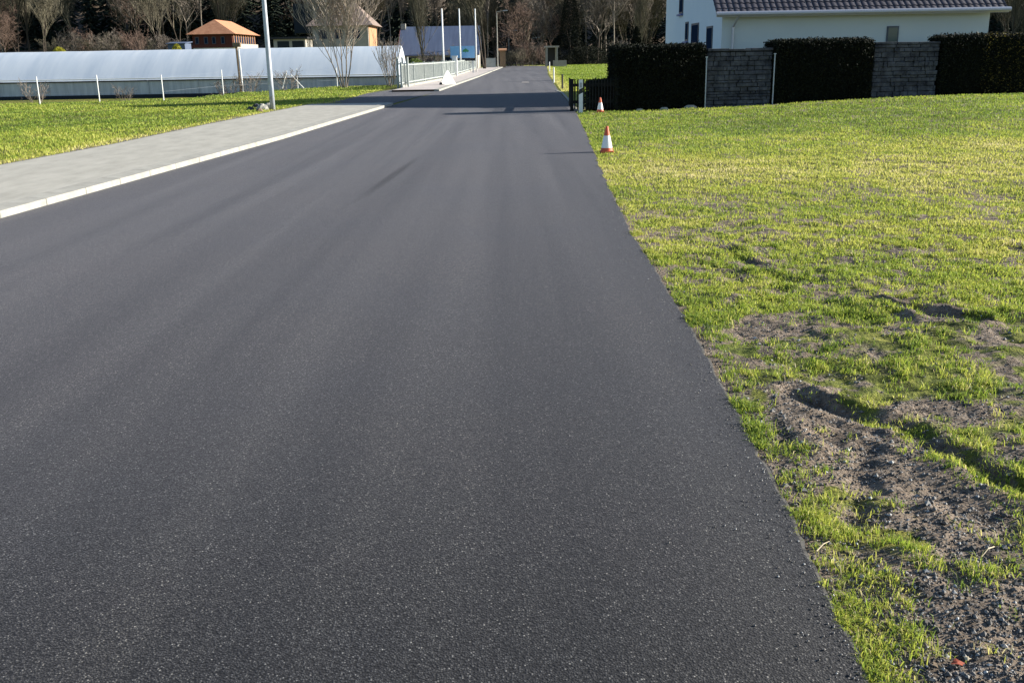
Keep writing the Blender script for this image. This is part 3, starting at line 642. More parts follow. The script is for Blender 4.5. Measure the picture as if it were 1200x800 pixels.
# picket fence
def picket():
    xa, xb = XU(670.5, 31.3), 3.35; yy = 30.95; t = root('picket_fence', ((xa+xb)/2, yy, 0), 'low dark picket fence with pale tips beside the delineator post', 'fence')
    n = 15
    for i in range(n):
        x = xa+.06+(xb-xa-.08)*i/(n-1); m = MB(); m.hexa([(x-.022, yy-.012, .04), (x+.022, yy-.012, .04), (x+.022, yy+.012, .04), (x-.022, yy+.012, .04), (x-.022, yy-.012, .9), (x+.022, yy-.012, .9), (x+.022, yy+.012, .9), (x-.022, yy+.012, .9)])
        m.hexa([(x-.022, yy-.012, .9), (x+.022, yy-.012, .9), (x+.022, yy+.012, .9), (x-.022, yy+.012, .9), (x-.004, yy-.01, .96), (x+.004, yy-.01, .96), (x+.004, yy+.01, .96), (x-.004, yy+.01, .96)]); m.build('picket', M_pfence, t)
    for z in (.22, .72): MB().box(xa, xb, yy+.014, yy+.055, z, z+.09).build('rail', M_pfence, t)
    for x in (xa-.03, xb-.02): MB().box(x-.05, x+.05, yy-.04, yy+.08, -.2, .95).build('post', M_pfence, t, bevel=.006)
    # return along the road
    for i in range(20):
        y = yy+.2+i*.14; x = xa-.02+.03*i*.14; MB().box(x-.012, x+.012, y-.022, y+.022, .04, .92).build('picket', M_pfence, t)
    MB().hexa([(xa-.01, yy+.1, .7), (xa+.03, yy+.1, .7), (xa+.12, yy+3, .7), (xa+.08, yy+3, .7), (xa-.01, yy+.1, .79), (xa+.03, yy+.1, .79), (xa+.12, yy+3, .79), (xa+.08, yy+3, .79)]).build('rail', M_pfence, t)
picket()

# ------------------------------------------------------------- cones and delineator
def cone(loc, h, label):
    t = root('traffic_cone', loc, label, 'traffic cone', 'red and white traffic cones by the road edge'); x, y, z = loc; r0, r1 = h*.24, h*.05
    def R_(q): return r0+(r1-r0)*q
    b = MB(); s = h*.26; b.box(x-s, x+s, y-s, y+s, z, z+.03); b.build('base', M_orange, t, bevel=.012)
    def ring(a, c, m, nm):
        mb = MB(); mb.tube([(x, y, z+.03+(h-.03)*a), (x, y, z+.03+(h-.03)*c)], [R_(a), R_(c)], 24); mb.build(nm, m, t, smooth=False)
    ring(0, .12, M_orange, 'lower_ring'); ring(.12, .62, M_refl, 'white_sleeve'); ring(.62, .97, M_orange, 'tip'); ring(.97, 1, M_orange, 'rim')
c1 = U(709, 178); cone((c1[0]+.03, c1[1], hz(c1[0], c1[1])+.01), .45, 'red and white traffic cone standing in sun on the lawn edge')
c2 = U(703, 131.5); cone((c2[0], c2[1]-.1, hz(c2[0], c2[1])+.01), .42, 'smaller-looking red and white traffic cone in front of the dark picket fence')
d = U(680.5, 132); t = root('delineator_post', (d[0], d[1], 0), 'white roadside delineator post with a slanted black band', 'delineator')
x, y = d
for nm, z0, z1, m in (('lower_body', -.1, .52, M_white), ('black_band', .52, .66, M_black), ('upper_body', .66, .94, M_white)):
    mb = MB(); sl_ = lambda z: .06 if z in (.52, .66) else 0
    mb.hexa([(x-.06, y-.05, z0), (x+.06, y-.05, z0+sl_(z0)), (x+.05, y+.05, z0+sl_(z0)), (x-.05, y+.05, z0), (x-.06, y-.05, z1), (x+.06, y-.05, z1+sl_(z1)), (x+.05, y+.05, z1+sl_(z1)), (x-.05, y+.05, z1)]); mb.build(nm, m, t)
MB().box(x-.03, x+.03, y-.056, y-.051, .72, .86).build('reflector', mat('grey reflector', (.35, .36, .38), .25, .7), t)

# ------------------------------------------------------------- near street lamp with stones
lx, ly = U(320, 131.5); lx -= .0
t = root('street_lamp', (lx, ly, 0), 'tall galvanised street lamp post beside the pavement, running out of the frame', 'street lamp')
MB().tube([(lx, ly, -.3), (lx, ly, 1.2), (lx, ly, 4), (lx, ly, 8)], [.085, .083, .07, .045], 16).build('pole', M_galv, t, smooth=True)
MB().tube([(lx, ly, 7.95), (lx+.5, ly, 8.15), (lx+1.2, ly, 8.2)], [.04, .035, .03], 10).build('arm', M_galv, t, smooth=True)
MB().hexa([(lx+1.1, ly-.13, 8.14), (lx+1.8, ly-.1, 8.16), (lx+1.8, ly+.1, 8.16), (lx+1.1, ly+.13, 8.14), (lx+1.15, ly-.09, 8.27), (lx+1.75, ly-.06, 8.24), (lx+1.75, ly+.06, 8.24), (lx+1.15, ly+.09, 8.27)]).build('lamp_head', M_galv, t, bevel=.02)
MB().box(lx-.05, lx+.05, ly-.095, ly-.085, .5, .85).build('service_door', M_galv, t)
labs = ['largest pale boulder left of the street lamp foot', 'dark rough stone between two pale ones by the lamp foot', 'pale angular stone just left of the lamp post', 'small grey stone furthest left of the lamp post', 'low brownish stone in front of the lamp foot']
for i, (du, dv, s, m) in enumerate(((-12, 0, .2, 'l'), (-19, -2, .16, 'd'), (-5, -1, .2, 'l'), (-26, 0, .13, 'd'), (-15, 2, .13, 'b'))):
    sx, sy = U(320+du, 132+dv); z = hz(sx, sy); R = random.Random(i); mb = MB(); K = 7
    mb.v = []; rings = [(0, .8), (.35, 1), (.75, .7), (1, .3)]
    for (zz, rr) in rings:
        for k in range(K): a = 6.28*k/K; q = s*rr*R.uniform(.75, 1.2); mb.v.append((sx+q*math.cos(a), sy+q*.8*math.sin(a), z-.03+zz*s*1.1*R.uniform(.9, 1.1)))
    for r_ in range(3):
        for k in range(K): mb.f.append((r_*K+k, r_*K+(k+1) % K, (r_+1)*K+(k+1) % K, (r_+1)*K+k))
    mb.f.append(tuple(3*K+k for k in range(K)))
    tag(mb.build('boulder', {'l': M_kerb, 'd': M_stone, 'b': M_wood}[m]), labs[i], 'stone', 'stones at the lamp foot')

# ------------------------------------------------------------- greenhouse on the left
def greenhouse():
    y0 = 66.; x1 = XU(464, y0); x0 = -46.; D = 7.; eave = .56; top = 2.46; gb = -.62
    t = root('greenhouse', ((x0+x1)/2, y0+D/2, gb), 'long low greenhouse with pale blue film roof and grey netted side walls', 'greenhouse')
    n = 14; bay = 3.0; nbay = int((x1-x0)/bay)
    prof = [(y0+D*k/n, eave+(top-eave)*(1-abs(2*k/n-1)**1.7)) for k in range(n+1)]
    v = []; mb = MB(); cols = nbay*6
    for i in range(cols+1):
        xx = x1-(x1-x0)*i/cols; sag = .012*math.sin(math.pi*(i % 6)/6)
        for (py, pz) in prof: mb.v.append((xx, py, pz-sag))
    for i in range(cols):
        for k in range(n): a = i*(n+1)+k; mb.f.append((a, a+1, a+n+2, a+n+1))
    mb.build('roof_film', M_film, t, smooth=True)
    for xe in (x1, x0):
        mb = MB(); mb.v = [(xe, py, pz) for py, pz in prof]+[(xe, y0+D, gb), (xe, y0, gb)]; mb.f = [tuple(range(n+3))]; mb.build('end_wall', M_film, t)
    
    mb = MB(); mb.face([(x0, y0+.03, gb), (x1, y0+.03, gb), (x1, y0+.03, eave), (x0, y0+.03, eave)]); mb.face([(x1, y0+D, gb), (x0, y0+D, gb), (x0, y0+D, eave), (x1, y0+D, eave)]); mb.build('side_wall', M_sidef, t)
    MB().tube([(x0, y0-.02, eave-.05), (x1, y0-.02, eave-.05)], .035, 6).build('eave_pipe', M_dark, t)
    MB().tube([(x0, y0-.05, eave+.10), (x1, y0-.05, eave+.10)], .03, 6).build('roller_tube', M_white, t)
    MB().box(x0, x1, y0-.03, y0+.02, gb-.1, gb+.28).build('plinth', M_mortar, t)
    for i in range(nbay+1):
        xx = x1-(x1-x0)*i/nbay; m = MB(); m.tube([(xx, y0-.005, gb), (xx, y0-.005, eave)], .025, 6); m.tube([(xx, py+.03, pz-.06) for py, pz in prof[:n//2+1]], .018, 5); m.build('hoop', M_galv, t)
greenhouse()

# wire fence along the left verge
def wire_fence():
    ps = [(47, 122, 90), (117, 120, 88), (192, 118, 88), (262, 110.5, 82)]
    pos = []
    t = root('wire_fence', (-16, 45, 0), 'thin wire fence on pale posts between the verge and the greenhouse', 'fence')
    for u, v, v2 in ps:
        x, y = U(u, v); zt = AT(u, v2, y)[2]; pos.append((x, y, zt)); z0 = hz(x, y)-.1
        MB().tube([(x, y, z0), (x, y, zt)], .024, 8).build('post', M_white, t)
    for x, y in ((-22.8, 43.6), (-25.4, 43.4), (-12.4, 60), (-10.6, 63.2)):
        MB().tube([(x, y, -.1), (x, y, 1.15)], .024, 8).build('post', M_white, t); pos.append((x, y, 1.15))
    for (ua, va, ub, vb, yy) in ((341, 88, 356, 103.5, 58), (331, 104, 336, 83, 57.5)):
        MB().tube([AT(ua, va, yy), AT(ub, vb, yy)], .025, 8).build('brace', M_white, t)
    pos.sort(); m = MB()
    for a, b in zip(pos, pos[1:]):
        for q in (.35, .9): m.tube([(a[0], a[1], a[2]*q), (b[0], b[1], b[2]*q)], .0025, 4)
    m.build('wires', M_galv, t)
wire_fence()
# wooden pole
wx, wy = XU(279, 56), 56.; wz = hz(wx, wy); t = root('wooden_pole', (wx, wy, wz), 'slim dark and light pole with a small box on top, in front of the greenhouse', 'pole')
MB().tube([(wx, wy, wz-.2), (wx-.05, wy, AT(276, 54, wy)[2])], [.07, .06], 8).build('shaft', M_wood, t)
MB().tube([(wx+.11, wy, wz-.2), (wx+.07, wy, AT(277, 58, wy)[2])], [.035, .03], 8).build('pipe', M_white, t)
zt = AT(276, 52, wy)[2]; MB().box(wx-.22, wx+.2, wy-.12, wy+.12, zt-.15, zt+.08).build('box', M_wood, t, bevel=.02)

# front bare tree and shrubs near the greenhouse
tx, ty = XU(401, 61), 61.; bare_tree('bare_tree', (tx, ty, hz(tx, ty)), 'leafless multi-stemmed tree in front of the right half of the greenhouse', 'tree', None, 11, 6.6, spread=.42, levels=3, rmin=.010, stems=5, up=.85, nb=(13, 8, 5), rbase=.045, first=.24, splay=.27, trunk_lv=1, twig=M_twig_l, bark=M_bark_l)
tx, ty = XU(456, 62), 62.; bare_tree('bare_shrub', (tx, ty, hz(tx, ty)), 'upright leafless shrub at the right end of the greenhouse', 'shrub', None, 12, 2.6, spread=.35, levels=2, rmin=.009, stems=7, up=1.2, nb=(7, 5), rbase=.035, first=.15, splay=.28, twig=M_twig_l, bark=M_bark_l)
shr = bare_tree('dry_weed', (0, 0, 0), 'x', 'shrub', 'dry bare weeds along the wire fence', 13, 1.1, spread=.7, levels=2, rmin=.007, stems=6, up=.6, nb=(6, 4), rbase=.014, first=.1, splay=.5, twig=M_twig, bark=M_twig_b)
for i, (u, y, s, lb) in enumerate(((35, 45.4, 1.0, 'dry twiggy weed around the leftmost fence post'), (140, 45.8, .7, 'small dry weed between two pale fence posts'), (262, 55, 1.3, 'tall dry weed beside the wooden pole'), (290, 56, 1.1, 'dry weed right of the wooden pole'), (335, 58, 1.3, 'dry weed tangle right of the street lamp'))):
    place(shr, i == 0, XU(u, y), y, s, label=lb)

# ------------------------------------------------------------- white slat fence along the road, gate pillar, sign, flagpoles
def slat_fence():
    t = root('slat_fence', (-5, 90, 0), 'long white slatted fence on a concrete base beside the far pavement', 'fence'); ys = list(np.arange(56.2, 143, 4.34))
    def fx(y): return float(fl(y))-.12
    for y in ys: MB().box(fx(y)-.05, fx(y)+.05, y-.05, y+.05, 0, 1.42).build('post', M_slat, t)
    b = MB(); s = MB()
    for a, c in zip(ys, ys[1:]):
        b.hexa([(fx(a)-.08, a, -.1), (fx(a)+.08, a, -.1), (fx(c)+.08, c, -.1), (fx(c)-.08, c, -.1), (fx(a)-.08, a, .2), (fx(a)+.08, a, .2), (fx(c)+.08, c, .2), (fx(c)-.08, c, .2)])
        n = 26
        for i in range(n):
            y = a+.1+(c-a-.2)*(i+.5)/n; w = .036; s.box(fx(y)-.012, fx(y)+.012, y-w, y+w, .22, 1.36)
        for z in (.3, 1.25): s.hexa([(fx(a)+.015, a, z), (fx(a)+.045, a, z), (fx(c)+.045, c, z), (fx(c)+.015, c, z), (fx(a)+.015, a, z+.05), (fx(a)+.045, a, z+.05), (fx(c)+.045, c, z+.05), (fx(c)+.015, c, z+.05)])
    b.build('concrete_base', M_kerb, t); s.build('slats', M_slat, t)
slat_fence()
# gate across the lane by the greenhouse end
xa, xb, yy = XU(466, 57.5), XU(476, 56.4), 57.; t = root('white_gate', ((xa+xb)/2, yy, 0), 'pale slatted gate between greenhouse end and white fence', 'gate')
for x in (xa, (xa+xb)/2, xb): MB().tube([(x, yy, -.1), (x, yy, 1.7)], .05, 10).build('post', M_slat, t)
m = MB()
for i in range(5): x = xa+(xb-xa)*(i+.5)/5; m.box(x-.02, x+.02, yy-.02, yy+.02, .15, 1.5)
m.box(xa, xb, yy+.022, yy+.05, .3, .36); m.box(xa, xb, yy+.022, yy+.05, 1.3, 1.36); m.build('slats', M_slat, t)
# advertising board
yb = 104.; a = AT(527.5, 54.5, yb); b = AT(556.5, 68, yb); t = root('sign_board', ((a[0]+b[0])/2, yb, 0), 'pale blue sign board with a green leafy logo above the white fence', 'sign')
MB().box(a[0], b[0], yb-.06, yb, b[2], a[2]).build('panel', M_sign, t)
cx_, cz_ = AT(545.5, 59.5, yb)[0], AT(545.5, 59.5, yb)[2]; m = MB()
for (dx, dz, r, h_) in ((0, 0, .28, .12), (-.17, -.06, .14, .09), (.19, -.05, .16, .09), (.02, .1, .13, .09)):
    m.face([(cx_+dx+r*math.cos(k*.524), yb-.064-.0005*len(m.f), cz_+dz+h_*math.sin(k*.524)) for k in range(12)])
m.box(cx_-.03, cx_+.03, yb-.064, yb-.061, cz_-.22, cz_-.05); m.build('logo', M_logo, t)
for u in (530, 541, 554): x = XU(u, yb); MB().box(x-.06, x+.06, yb+.002, yb+.1, -.1, b[2]+.3).build('post', M_galv, t)
MB().box(a[0]-.05, b[0]+.05, yb+.002, yb+.3, b[2]-.28, b[2]-.04).build('dark_tray', M_dark, t)
x, y = XU(532.5, 88), 88.; t = root('gate_pillar', (x, y, 0), 'square white rendered pillar below the blue sign board', 'pillar'); MB().box(x-.22, x+.22, y-.2, y+.2, -.1, 1.68).build('shaft', M_white, t, bevel=.01); MB().box(x-.27, x+.27, y-.25, y+.25, 1.682, 1.76).build('cap', M_white, t)
for (u, y, vt, lb) in ((519.5, 79, 11, 'left one of three white flagpoles by the white fence'), (539.5, 98, 11, 'middle one of three white flagpoles, rising behind the blue sign'), (558, 108, 11, 'right one of three white flagpoles, at the right edge of the sign')):
    x = XU(u, y); zt = AT(u, vt, y)[2]; t = root('flagpole', (x, y, 0), lb, 'flagpole', 'white flagpoles by the white fence'); MB().tube([(x, y, -.2), (x, y, zt)], [.075, .05], 12).build('shaft', M_white, t, smooth=True)
    MB().tube([(x, y, zt+.002), (x, y, zt+.05)], [.06, .03], 10).build('cap', M_white, t); MB().tube([(x+.09, y, .9), (x+.07, y, zt-.1)], .012, 5).build('halyard', M_white, t)
for (u, y, vt, lb) in ((583, 150, 14, 'slim street lamp at the far pavement, left of the road end'), (596.5, 185, 37, 'smaller distant street lamp behind the road end'), (623.5, 196, 45, 'most distant thin pole above the road end')):
    x = XU(u, y); zt = AT(u, vt, y)[2]; z0 = hz(x, y); t = root('street_lamp', (x, y, z0), lb, 'street lamp', 'distant street lamps along the road'); MB().tube([(x, y, z0-.2), (x, y, zt)], [.10, .06], 10).build('pole', M_kerb, t)
    MB().tube([(x, y, zt-.02), (x+1.0, y, zt+.12)], [.05, .04], 8).build('arm', M_kerb, t); MB().box(x+.9, x+1.6, y-.12, y+.12, zt+.08, zt+.2).build('lamp_head', M_galv, t)
# folding warning sign on the pavement
bx_, by_ = XU(523.5, 60.5), 60.5; t = root('folding_sign', (bx_, by_, .09), 'white triangular folding sign standing on the far pavement, seen from behind', 'sign')
def fs(a, b, z): c_, s_ = math.cos(.7), math.sin(.7); return (bx_+a*c_-b*s_, by_+a*s_+b*c_, z)
for s in (-1, 1):
    MB().hexa([fs(-.42, s*.24-.01, .11), fs(.42, s*.24-.01, .11), fs(.42, s*.24+.01, .11), fs(-.42, s*.24+.01, .11), fs(-.04, s*.03-.01, .88), fs(.04, s*.03-.01, .88), fs(.04, s*.03+.01, .88), fs(-.04, s*.03+.01, .88)]).build('panel', M_white, t)
MB().hexa([(bx_-.5, by_-.2, .09), (bx_-.3, by_-.2, .09), (bx_-.3, by_+.2, .09), (bx_-.5, by_+.2, .09), (bx_-.46, by_-.14, .22), (bx_-.33, by_-.14, .22), (bx_-.33, by_+.14, .22), (bx_-.46, by_+.14, .22)]).build('sandbag', M_stone, t, bevel=.03)

# ------------------------------------------------------------- houses in the distance
def windows(t, specs):
    for (x0, x1, y0, y1, z0, z1) in specs:
        f = MB().box(x0, x1, y0, y1, z0, z1).build('window', M_frame, t)
        e = .012
        if x1-x0 > y1-y0: MB().box(x0+.09, x1-.09, y0-e, y0-.002, z0+.09, z1-.09).build('pane', M_glass, f)
        else: MB().box(x1+.002, x1+e, y0+.09, y1-.09, z0+.09, z1-.09).build('pane', M_glass, f)
def hip(mb, x0, x1, y0, y1, ze, zr, rx0, rx1, ry, ov=.6):
    a, b, c, d = (x0-ov, y0-ov, ze), (x1+ov, y0-ov, ze), (x1+ov, y1+ov, ze), (x0-ov, y1+ov, ze); e, f = (rx0, ry, zr), (rx1, ry, zr)
    mb.face([a, b, f, e]); mb.face([b, c, f]); mb.face([c, d, e, f]); mb.face([d, a, e]); mb.face([d, c, b, a])
# orange-roofed house
Y = 165.; a = AT(225, 40, Y); b = AT(271.5, 40, Y); x0, x1, y1 = a[0], b[0], Y+15; ze = a[2]; g0 = hz((x0+x1)/2, Y)
t = root('orange_roof_house', ((x0+x1)/2, Y+6, g0), 'house with bright orange tiled roof and dark red timber front above the greenhouse', 'house')
mz = ze-2.1
MB().box(x0, x1, Y, y1, g0-.3, mz).build('lower_wall', M_white, t); MB().box(x0-.01, x1+.01, Y-.01, y1+.01, mz+.003, ze).build('upper_wall', M_timber, t)
m = MB()
ridge = AT(262, 24.0, Y+6)[2]
for (p) in ([(x0-.8, Y-.8, ze-.1), (x1+.8, Y-.8, ze-.1), ((x0+x1)/2, Y+2.2, ridge)], [(x1+.8, Y-.8, ze-.1), (x1+.8, y1+.8, ze-.1), ((x0+x1)/2, y1-2.5, ridge), ((x0+x1)/2, Y+2.2, ridge)], [(x0-.8, y1+.8, ze-.1), (x0-.8, Y-.8, ze-.1), ((x0+x1)/2, Y+2.2, ridge), ((x0+x1)/2, y1-2.5, ridge)], [(x1+.8, y1+.8, ze-.1), (x0-.8, y1+.8, ze-.1), ((x0+x1)/2, y1-2.5, ridge)], [(x0-.8, Y-.8, ze-.12), (x0-.8, y1+.8, ze-.12), (x1+.8, y1+.8, ze-.12), (x1+.8, Y-.8, ze-.12)]): m.face(p)
rf = m.build('roof', M_otile, t)
windows(t, [(x0+w*.9+.4, x0+w*.9+1.0, Y-.07, Y+.02, mz+.5, mz+1.6) for w in (0, 1.6, 3, 4.6)]+[(x1-.02, x1+.07, Y+1+k*1.5, Y+1.9+k*1.5, mz+.4, mz+1.6) for k in range(9)])
for k in range(10): MB().box(x1+.08, x1+.2, Y+.3+k*1.5, Y+.55+k*1.5, mz, ze).build('balcony_post', M_timb_o, t)
MB().box(x0-.5, x1+.5, Y-1.0, Y-.9, mz-.1, mz+.35).build('balcony_rail', M_timber, t)
MB().box(x1+.3, x1+.42, Y, y1, mz-.2, mz+.5).build('balcony_side', M_beige, t)
# brown-roofed house
Y = 140.; a = AT(366, 31, Y); b = AT(431, 31, Y); x0, x1, y1 = a[0], b[0], Y+9; ze = a[2]; g0 = hz((x0+x1)/2, Y)
t = root('brown_roof_house', ((x0+x1)/2, Y+4, g0), 'beige house with dark brown roof behind the leafless tree', 'house')
MB().box(x0, x1, Y, y1, g0-.3, ze).build('wall', M_beige, t); m = MB(); hip(m, x0, x1, Y, y1, ze, AT(400, 3, Y+4)[2], x0+2.2, x1-2.2, Y+4.5, .8); m.build('roof', M_btile, t)
MB().box(x1+.003, x1+.08, Y+.4, y1-.4, g0+1.5, ze-.1).build('timber_cladding', M_timb_o, t)
windows(t, [(x0+.8, x0+1.9, Y-.07, Y+.02, ze-1.7, ze-.5), (x0+3, x0+4, Y-.07, Y+.02, ze-1.7, ze-.5), (x0+5.4, x0+6.4, Y-.07, Y+.02, ze-1.7, ze-.5)])
dd = AT(358, 12, 150); MB().box(dd[0]-1.2, dd[0]+1.6, 147, 149, AT(358, 40, 150)[2], AT(358, 6, 150)[2]).build('dormer', M_mortar, t)
# garage
Y = 132.; a = AT(320, 44, Y); b = AT(358, 54, Y); g0 = hz((a[0]+b[0])/2, Y); t = root('garage', ((a[0]+b[0])/2, Y+2, g0), 'low flat-roofed garage between the lamp post and the brown-roofed house', 'garage')
MB().box(a[0], b[0], Y, Y+5, g0-.2, a[2]-.25).build('wall', M_beige, t); MB().box(a[0]-.3, b[0]+.3, Y-.4, Y+5.3, a[2]-.247, a[2]).build('roof', M_dark, t)
for k in range(2): x = a[0]+.5+k*1.9; MB().box(x, x+1.5, Y-.05, Y-.003, g0, a[2]-.5).build('door', M_mortar, t)
# blue-grey shed standing in for an unclear vehicle-like shape
Y = 150.; a = AT(196, 49, Y); b = AT(217, 58, Y); g0 = hz(a[0], Y); t = root('mass', ((a[0]+b[0])/2, Y+1, g0), 'low blue-grey shed left of the orange-roofed house', 'mass')
MB().box(a[0], b[0], Y, Y+3, g0-.2, a[2]-.3).build('wall', M_metalroof, t); m = MB(); m.hexa([(a[0]-.2, Y-.3, a[2]-.35), (b[0]+.2, Y-.3, a[2]-.35), (b[0]+.2, Y+3.2, a[2]-.1), (a[0]-.2, Y+3.2, a[2]-.1), (a[0]-.2, Y-.3, a[2]-.25), (b[0]+.2, Y-.3, a[2]-.25), (b[0]+.2, Y+3.2, a[2]), (a[0]-.2, Y+3.2, a[2])]); m.build('roof', M_metalroof, t)
# blue-grey hall
Y = 148.; x0, x1 = AT(465, 60, Y)[0], AT(562, 60, Y)[0]; ze = AT(515, 64, Y)[2]; zr = AT(515, 32, Y+7)[2]; g0 = hz((x0+x1)/2, Y); yr, y1 = Y+7, Y+14
t = root('blue_roof_hall', ((x0+x1)/2, Y+7, g0), 'hall with a large blue-grey sheet roof behind the flagpoles', 'hall')
w = MB(); w.face([(x0+.3, Y+.3, g0-.5), (x1-.3, Y+.3, g0-.5), (x1-.3, Y+.3, ze), (x0+.3, Y+.3, ze)]); w.face([(x1-.3, y1, g0-.5), (x0+.3, y1, g0-.5), (x0+.3, y1, ze), (x1-.3, y1, ze)])
for x in (x0+.3, x1-.3): w.face([(x, Y+.3, g0-.5), (x, y1, g0-.5), (x, y1, ze), (x, yr, zr-.2), (x, Y+.3, ze)])
w.build('wall', M_beige, t)
m = MB()
for ya, za, yb_, zb_ in ((Y-.3, ze-.2, yr, zr), (y1+.3, ze-.2, yr, zr)): m.hexa([(x0, ya, za), (x1, ya, za), (x1, yb_, zb_), (x0, yb_, zb_), (x0, ya, za+.12), (x1, ya, za+.12), (x1, yb_, zb_+.12), (x0, yb_, zb_+.12)])
rf = m.build('roof', M_metalroof, t); rf.location = (0, 0, 0)
MB().box(x0+.1, x0+.8, yr-.8, yr, zr-.3, zr+.55).build('chimney', M_kerb, t); MB().hexa([(x0-.05, Y-.35, ze-.35), (x0+.02, Y-.35, ze-.35), (x0+.02, yr, zr-.1), (x0-.05, yr, zr-.1), (x0-.05, Y-.35, ze), (x0+.02, Y-.35, ze), (x0+.02, yr, zr+.2), (x0-.05, yr, zr+.2)]).build('verge_board', M_timber, t)
windows(t, [(x0+1.5+k*2.6, x0+2.8+k*2.6, Y+.24, Y+.32, g0+.9, ze-.35) for k in range(4)])
# short white board fence at the end of the pavement
Y = 150.; a = AT(569, 68.5, Y); b = AT(580.5, 79, Y); t = root('white_fence_panel', ((a[0]+b[0])/2, Y, 0), 'short white board fence at the far end of the pavement', 'fence')
m = MB(); n = 9
for i in range(n): x = a[0]+(b[0]-a[0])*(i+.5)/n; m.box(x-.07, x+.07, Y-.02, Y+.02, .1, a[2])
m.build('boards', M_slat, t); MB().box(a[0], b[0], Y+.022, Y+.06, .5, .6).build('rail', M_slat, t)
for x in (a[0], b[0]): MB().box(x-.05, x+.05, Y-.05, Y+.05, -.1, a[2]+.05).build('post', M_slat, t)
Y = 156.; a = AT(585.5, 57, Y); b = AT(592.5, 78, Y); t = root('brown_hut', ((a[0]+b[0])/2, Y, 0), 'small brown timber hut with red-edged roof beside the far lamp', 'hut')
MB().box(a[0], b[0], Y, Y+1.6, -.1, a[2]-.4).build('wall', M_wood, t); MB().hexa([(a[0]-.2, Y-.3, a[2]-.4), (b[0]+.2, Y-.3, a[2]-.4), (b[0]+.2, Y+1.9, a[2]-.2), (a[0]-.2, Y+1.9, a[2]-.2), (a[0]-.2, Y-.3, a[2]-.2), (b[0]+.2, Y-.3, a[2]-.2), (b[0]+.2, Y+1.9, a[2]), (a[0]-.2, Y+1.9, a[2])]).build('roof', M_timb_o, t)
# carport to the right of the road end
Y = 158.; a = AT(641, 54, Y); b = AT(653, 76, Y); t = root('carport', ((a[0]+b[0])/2, Y+2, 0), 'small dark open carport with a pale post right of the road end', 'carport')
MB().box(a[0]-.3, b[0]+.3, Y, Y+5, a[2]-.25, a[2]).build('roof', M_beige, t)
for x, y in ((a[0], Y+.2), (b[0], Y+.2), (a[0], Y+4.8), (b[0], Y+4.8)): MB().box(x-.1, x+.1, y-.1, y+.1, -.1, a[2]-.253).build('post', M_kerb, t)
MB().box(a[0], b[0], Y+4.9, Y+5, 0, a[2]-.26).build('back_wall', M_dark, t)
Y = 152.; a = AT(648, 71, Y); b = AT(664, 78, Y); t = root('board_fence', ((a[0]+b[0])/2, Y, 0), 'low grey board fence in front of the carport', 'fence'); m = MB()
for i in range(12): x = a[0]+(b[0]-a[0])*(i+.5)/12; m.box(x-.075, x+.075, Y-.02, Y+.02, .05, a[2])
m.build('boards', M_beige, t); MB().box(a[0], b[0], Y+.022, Y+.06, .4, .5).build('rail', M_beige, t)
# roadside posts right
for (u, v, vt, m, lb) in ((659, 105, 88, M_dark, 'thin dark post in the far right verge'), (649, 97, 80, M_white, 'nearer thin white verge post right of the far road'), (644, 84, 73, M_white, 'farther thin white verge post near the road end')):
    x, y = U(u, v); zt = AT(u, vt, y)[2]; t = root('verge_post', (x, y, 0), lb, 'post', 'thin posts along the far right verge'); MB().tube([(x, y, -.1), (x, y, zt)], .045, 8).build('shaft', m, t); MB().tube([(x, y, zt+.002), (x, y, zt+.04)], [.05, .03], 8).build('cap', m, t)

# ------------------------------------------------------------- woodland
bt = [bare_tree('bare_tree', (0, 0, -500), 'x', 'tree', None, 21+i, h, spread=sp, levels=4 if i < 3 else 3, rmin=.022, stems=st, up=up, nb=nb, rbase=.2, first=fi, splay=.2, twig=tw, bark=bk)
      for i, (h, sp, st, up, nb, fi, tw, bk) in enumerate((
        (13, .75, 1, .6, (14, 6, 5, 4), .3, M_twig, M_bark), (14, .5, 2, .9, (12, 6, 5, 3), .25, M_twig_g, M_bark), (12, .9, 1, .3, (14, 7, 5, 4), .2, M_twig_r, M_bark),
        (17, .4, 1, .8, (22, 8, 5), .45, M_twig, M_bark_l), (15, .3, 1, 1.2, (26, 7, 5), .12, M_twig_g, M_bark)))]
ft = [fir_tree('fir_tree', (0, 0, -500), 'x', 'tree', None, 41+i, h, r) for i, (h, r) in enumerate(((19, 3.0), (23, 3.6), (16, 2.5)))]
bs = [bare_tree('bare_shrub', (0, 0, -500), 'x', 'shrub', None, 51+i, h, spread=.8, levels=3, rmin=.014, stems=5, up=.7, nb=(7, 5, 4), rbase=.05, first=.1, splay=.5, twig=tw, bark=M_bark) for i, (h, tw) in enumerate(((3.6, M_twig_r), (3.2, M_twig), (2.8, M_twig_g)))]
used = set()
def put(proto, x, y, s, lb, gr):
    place(proto, id(proto) not in used, x, y, s, label=lb, group=gr); used.add(id(proto))
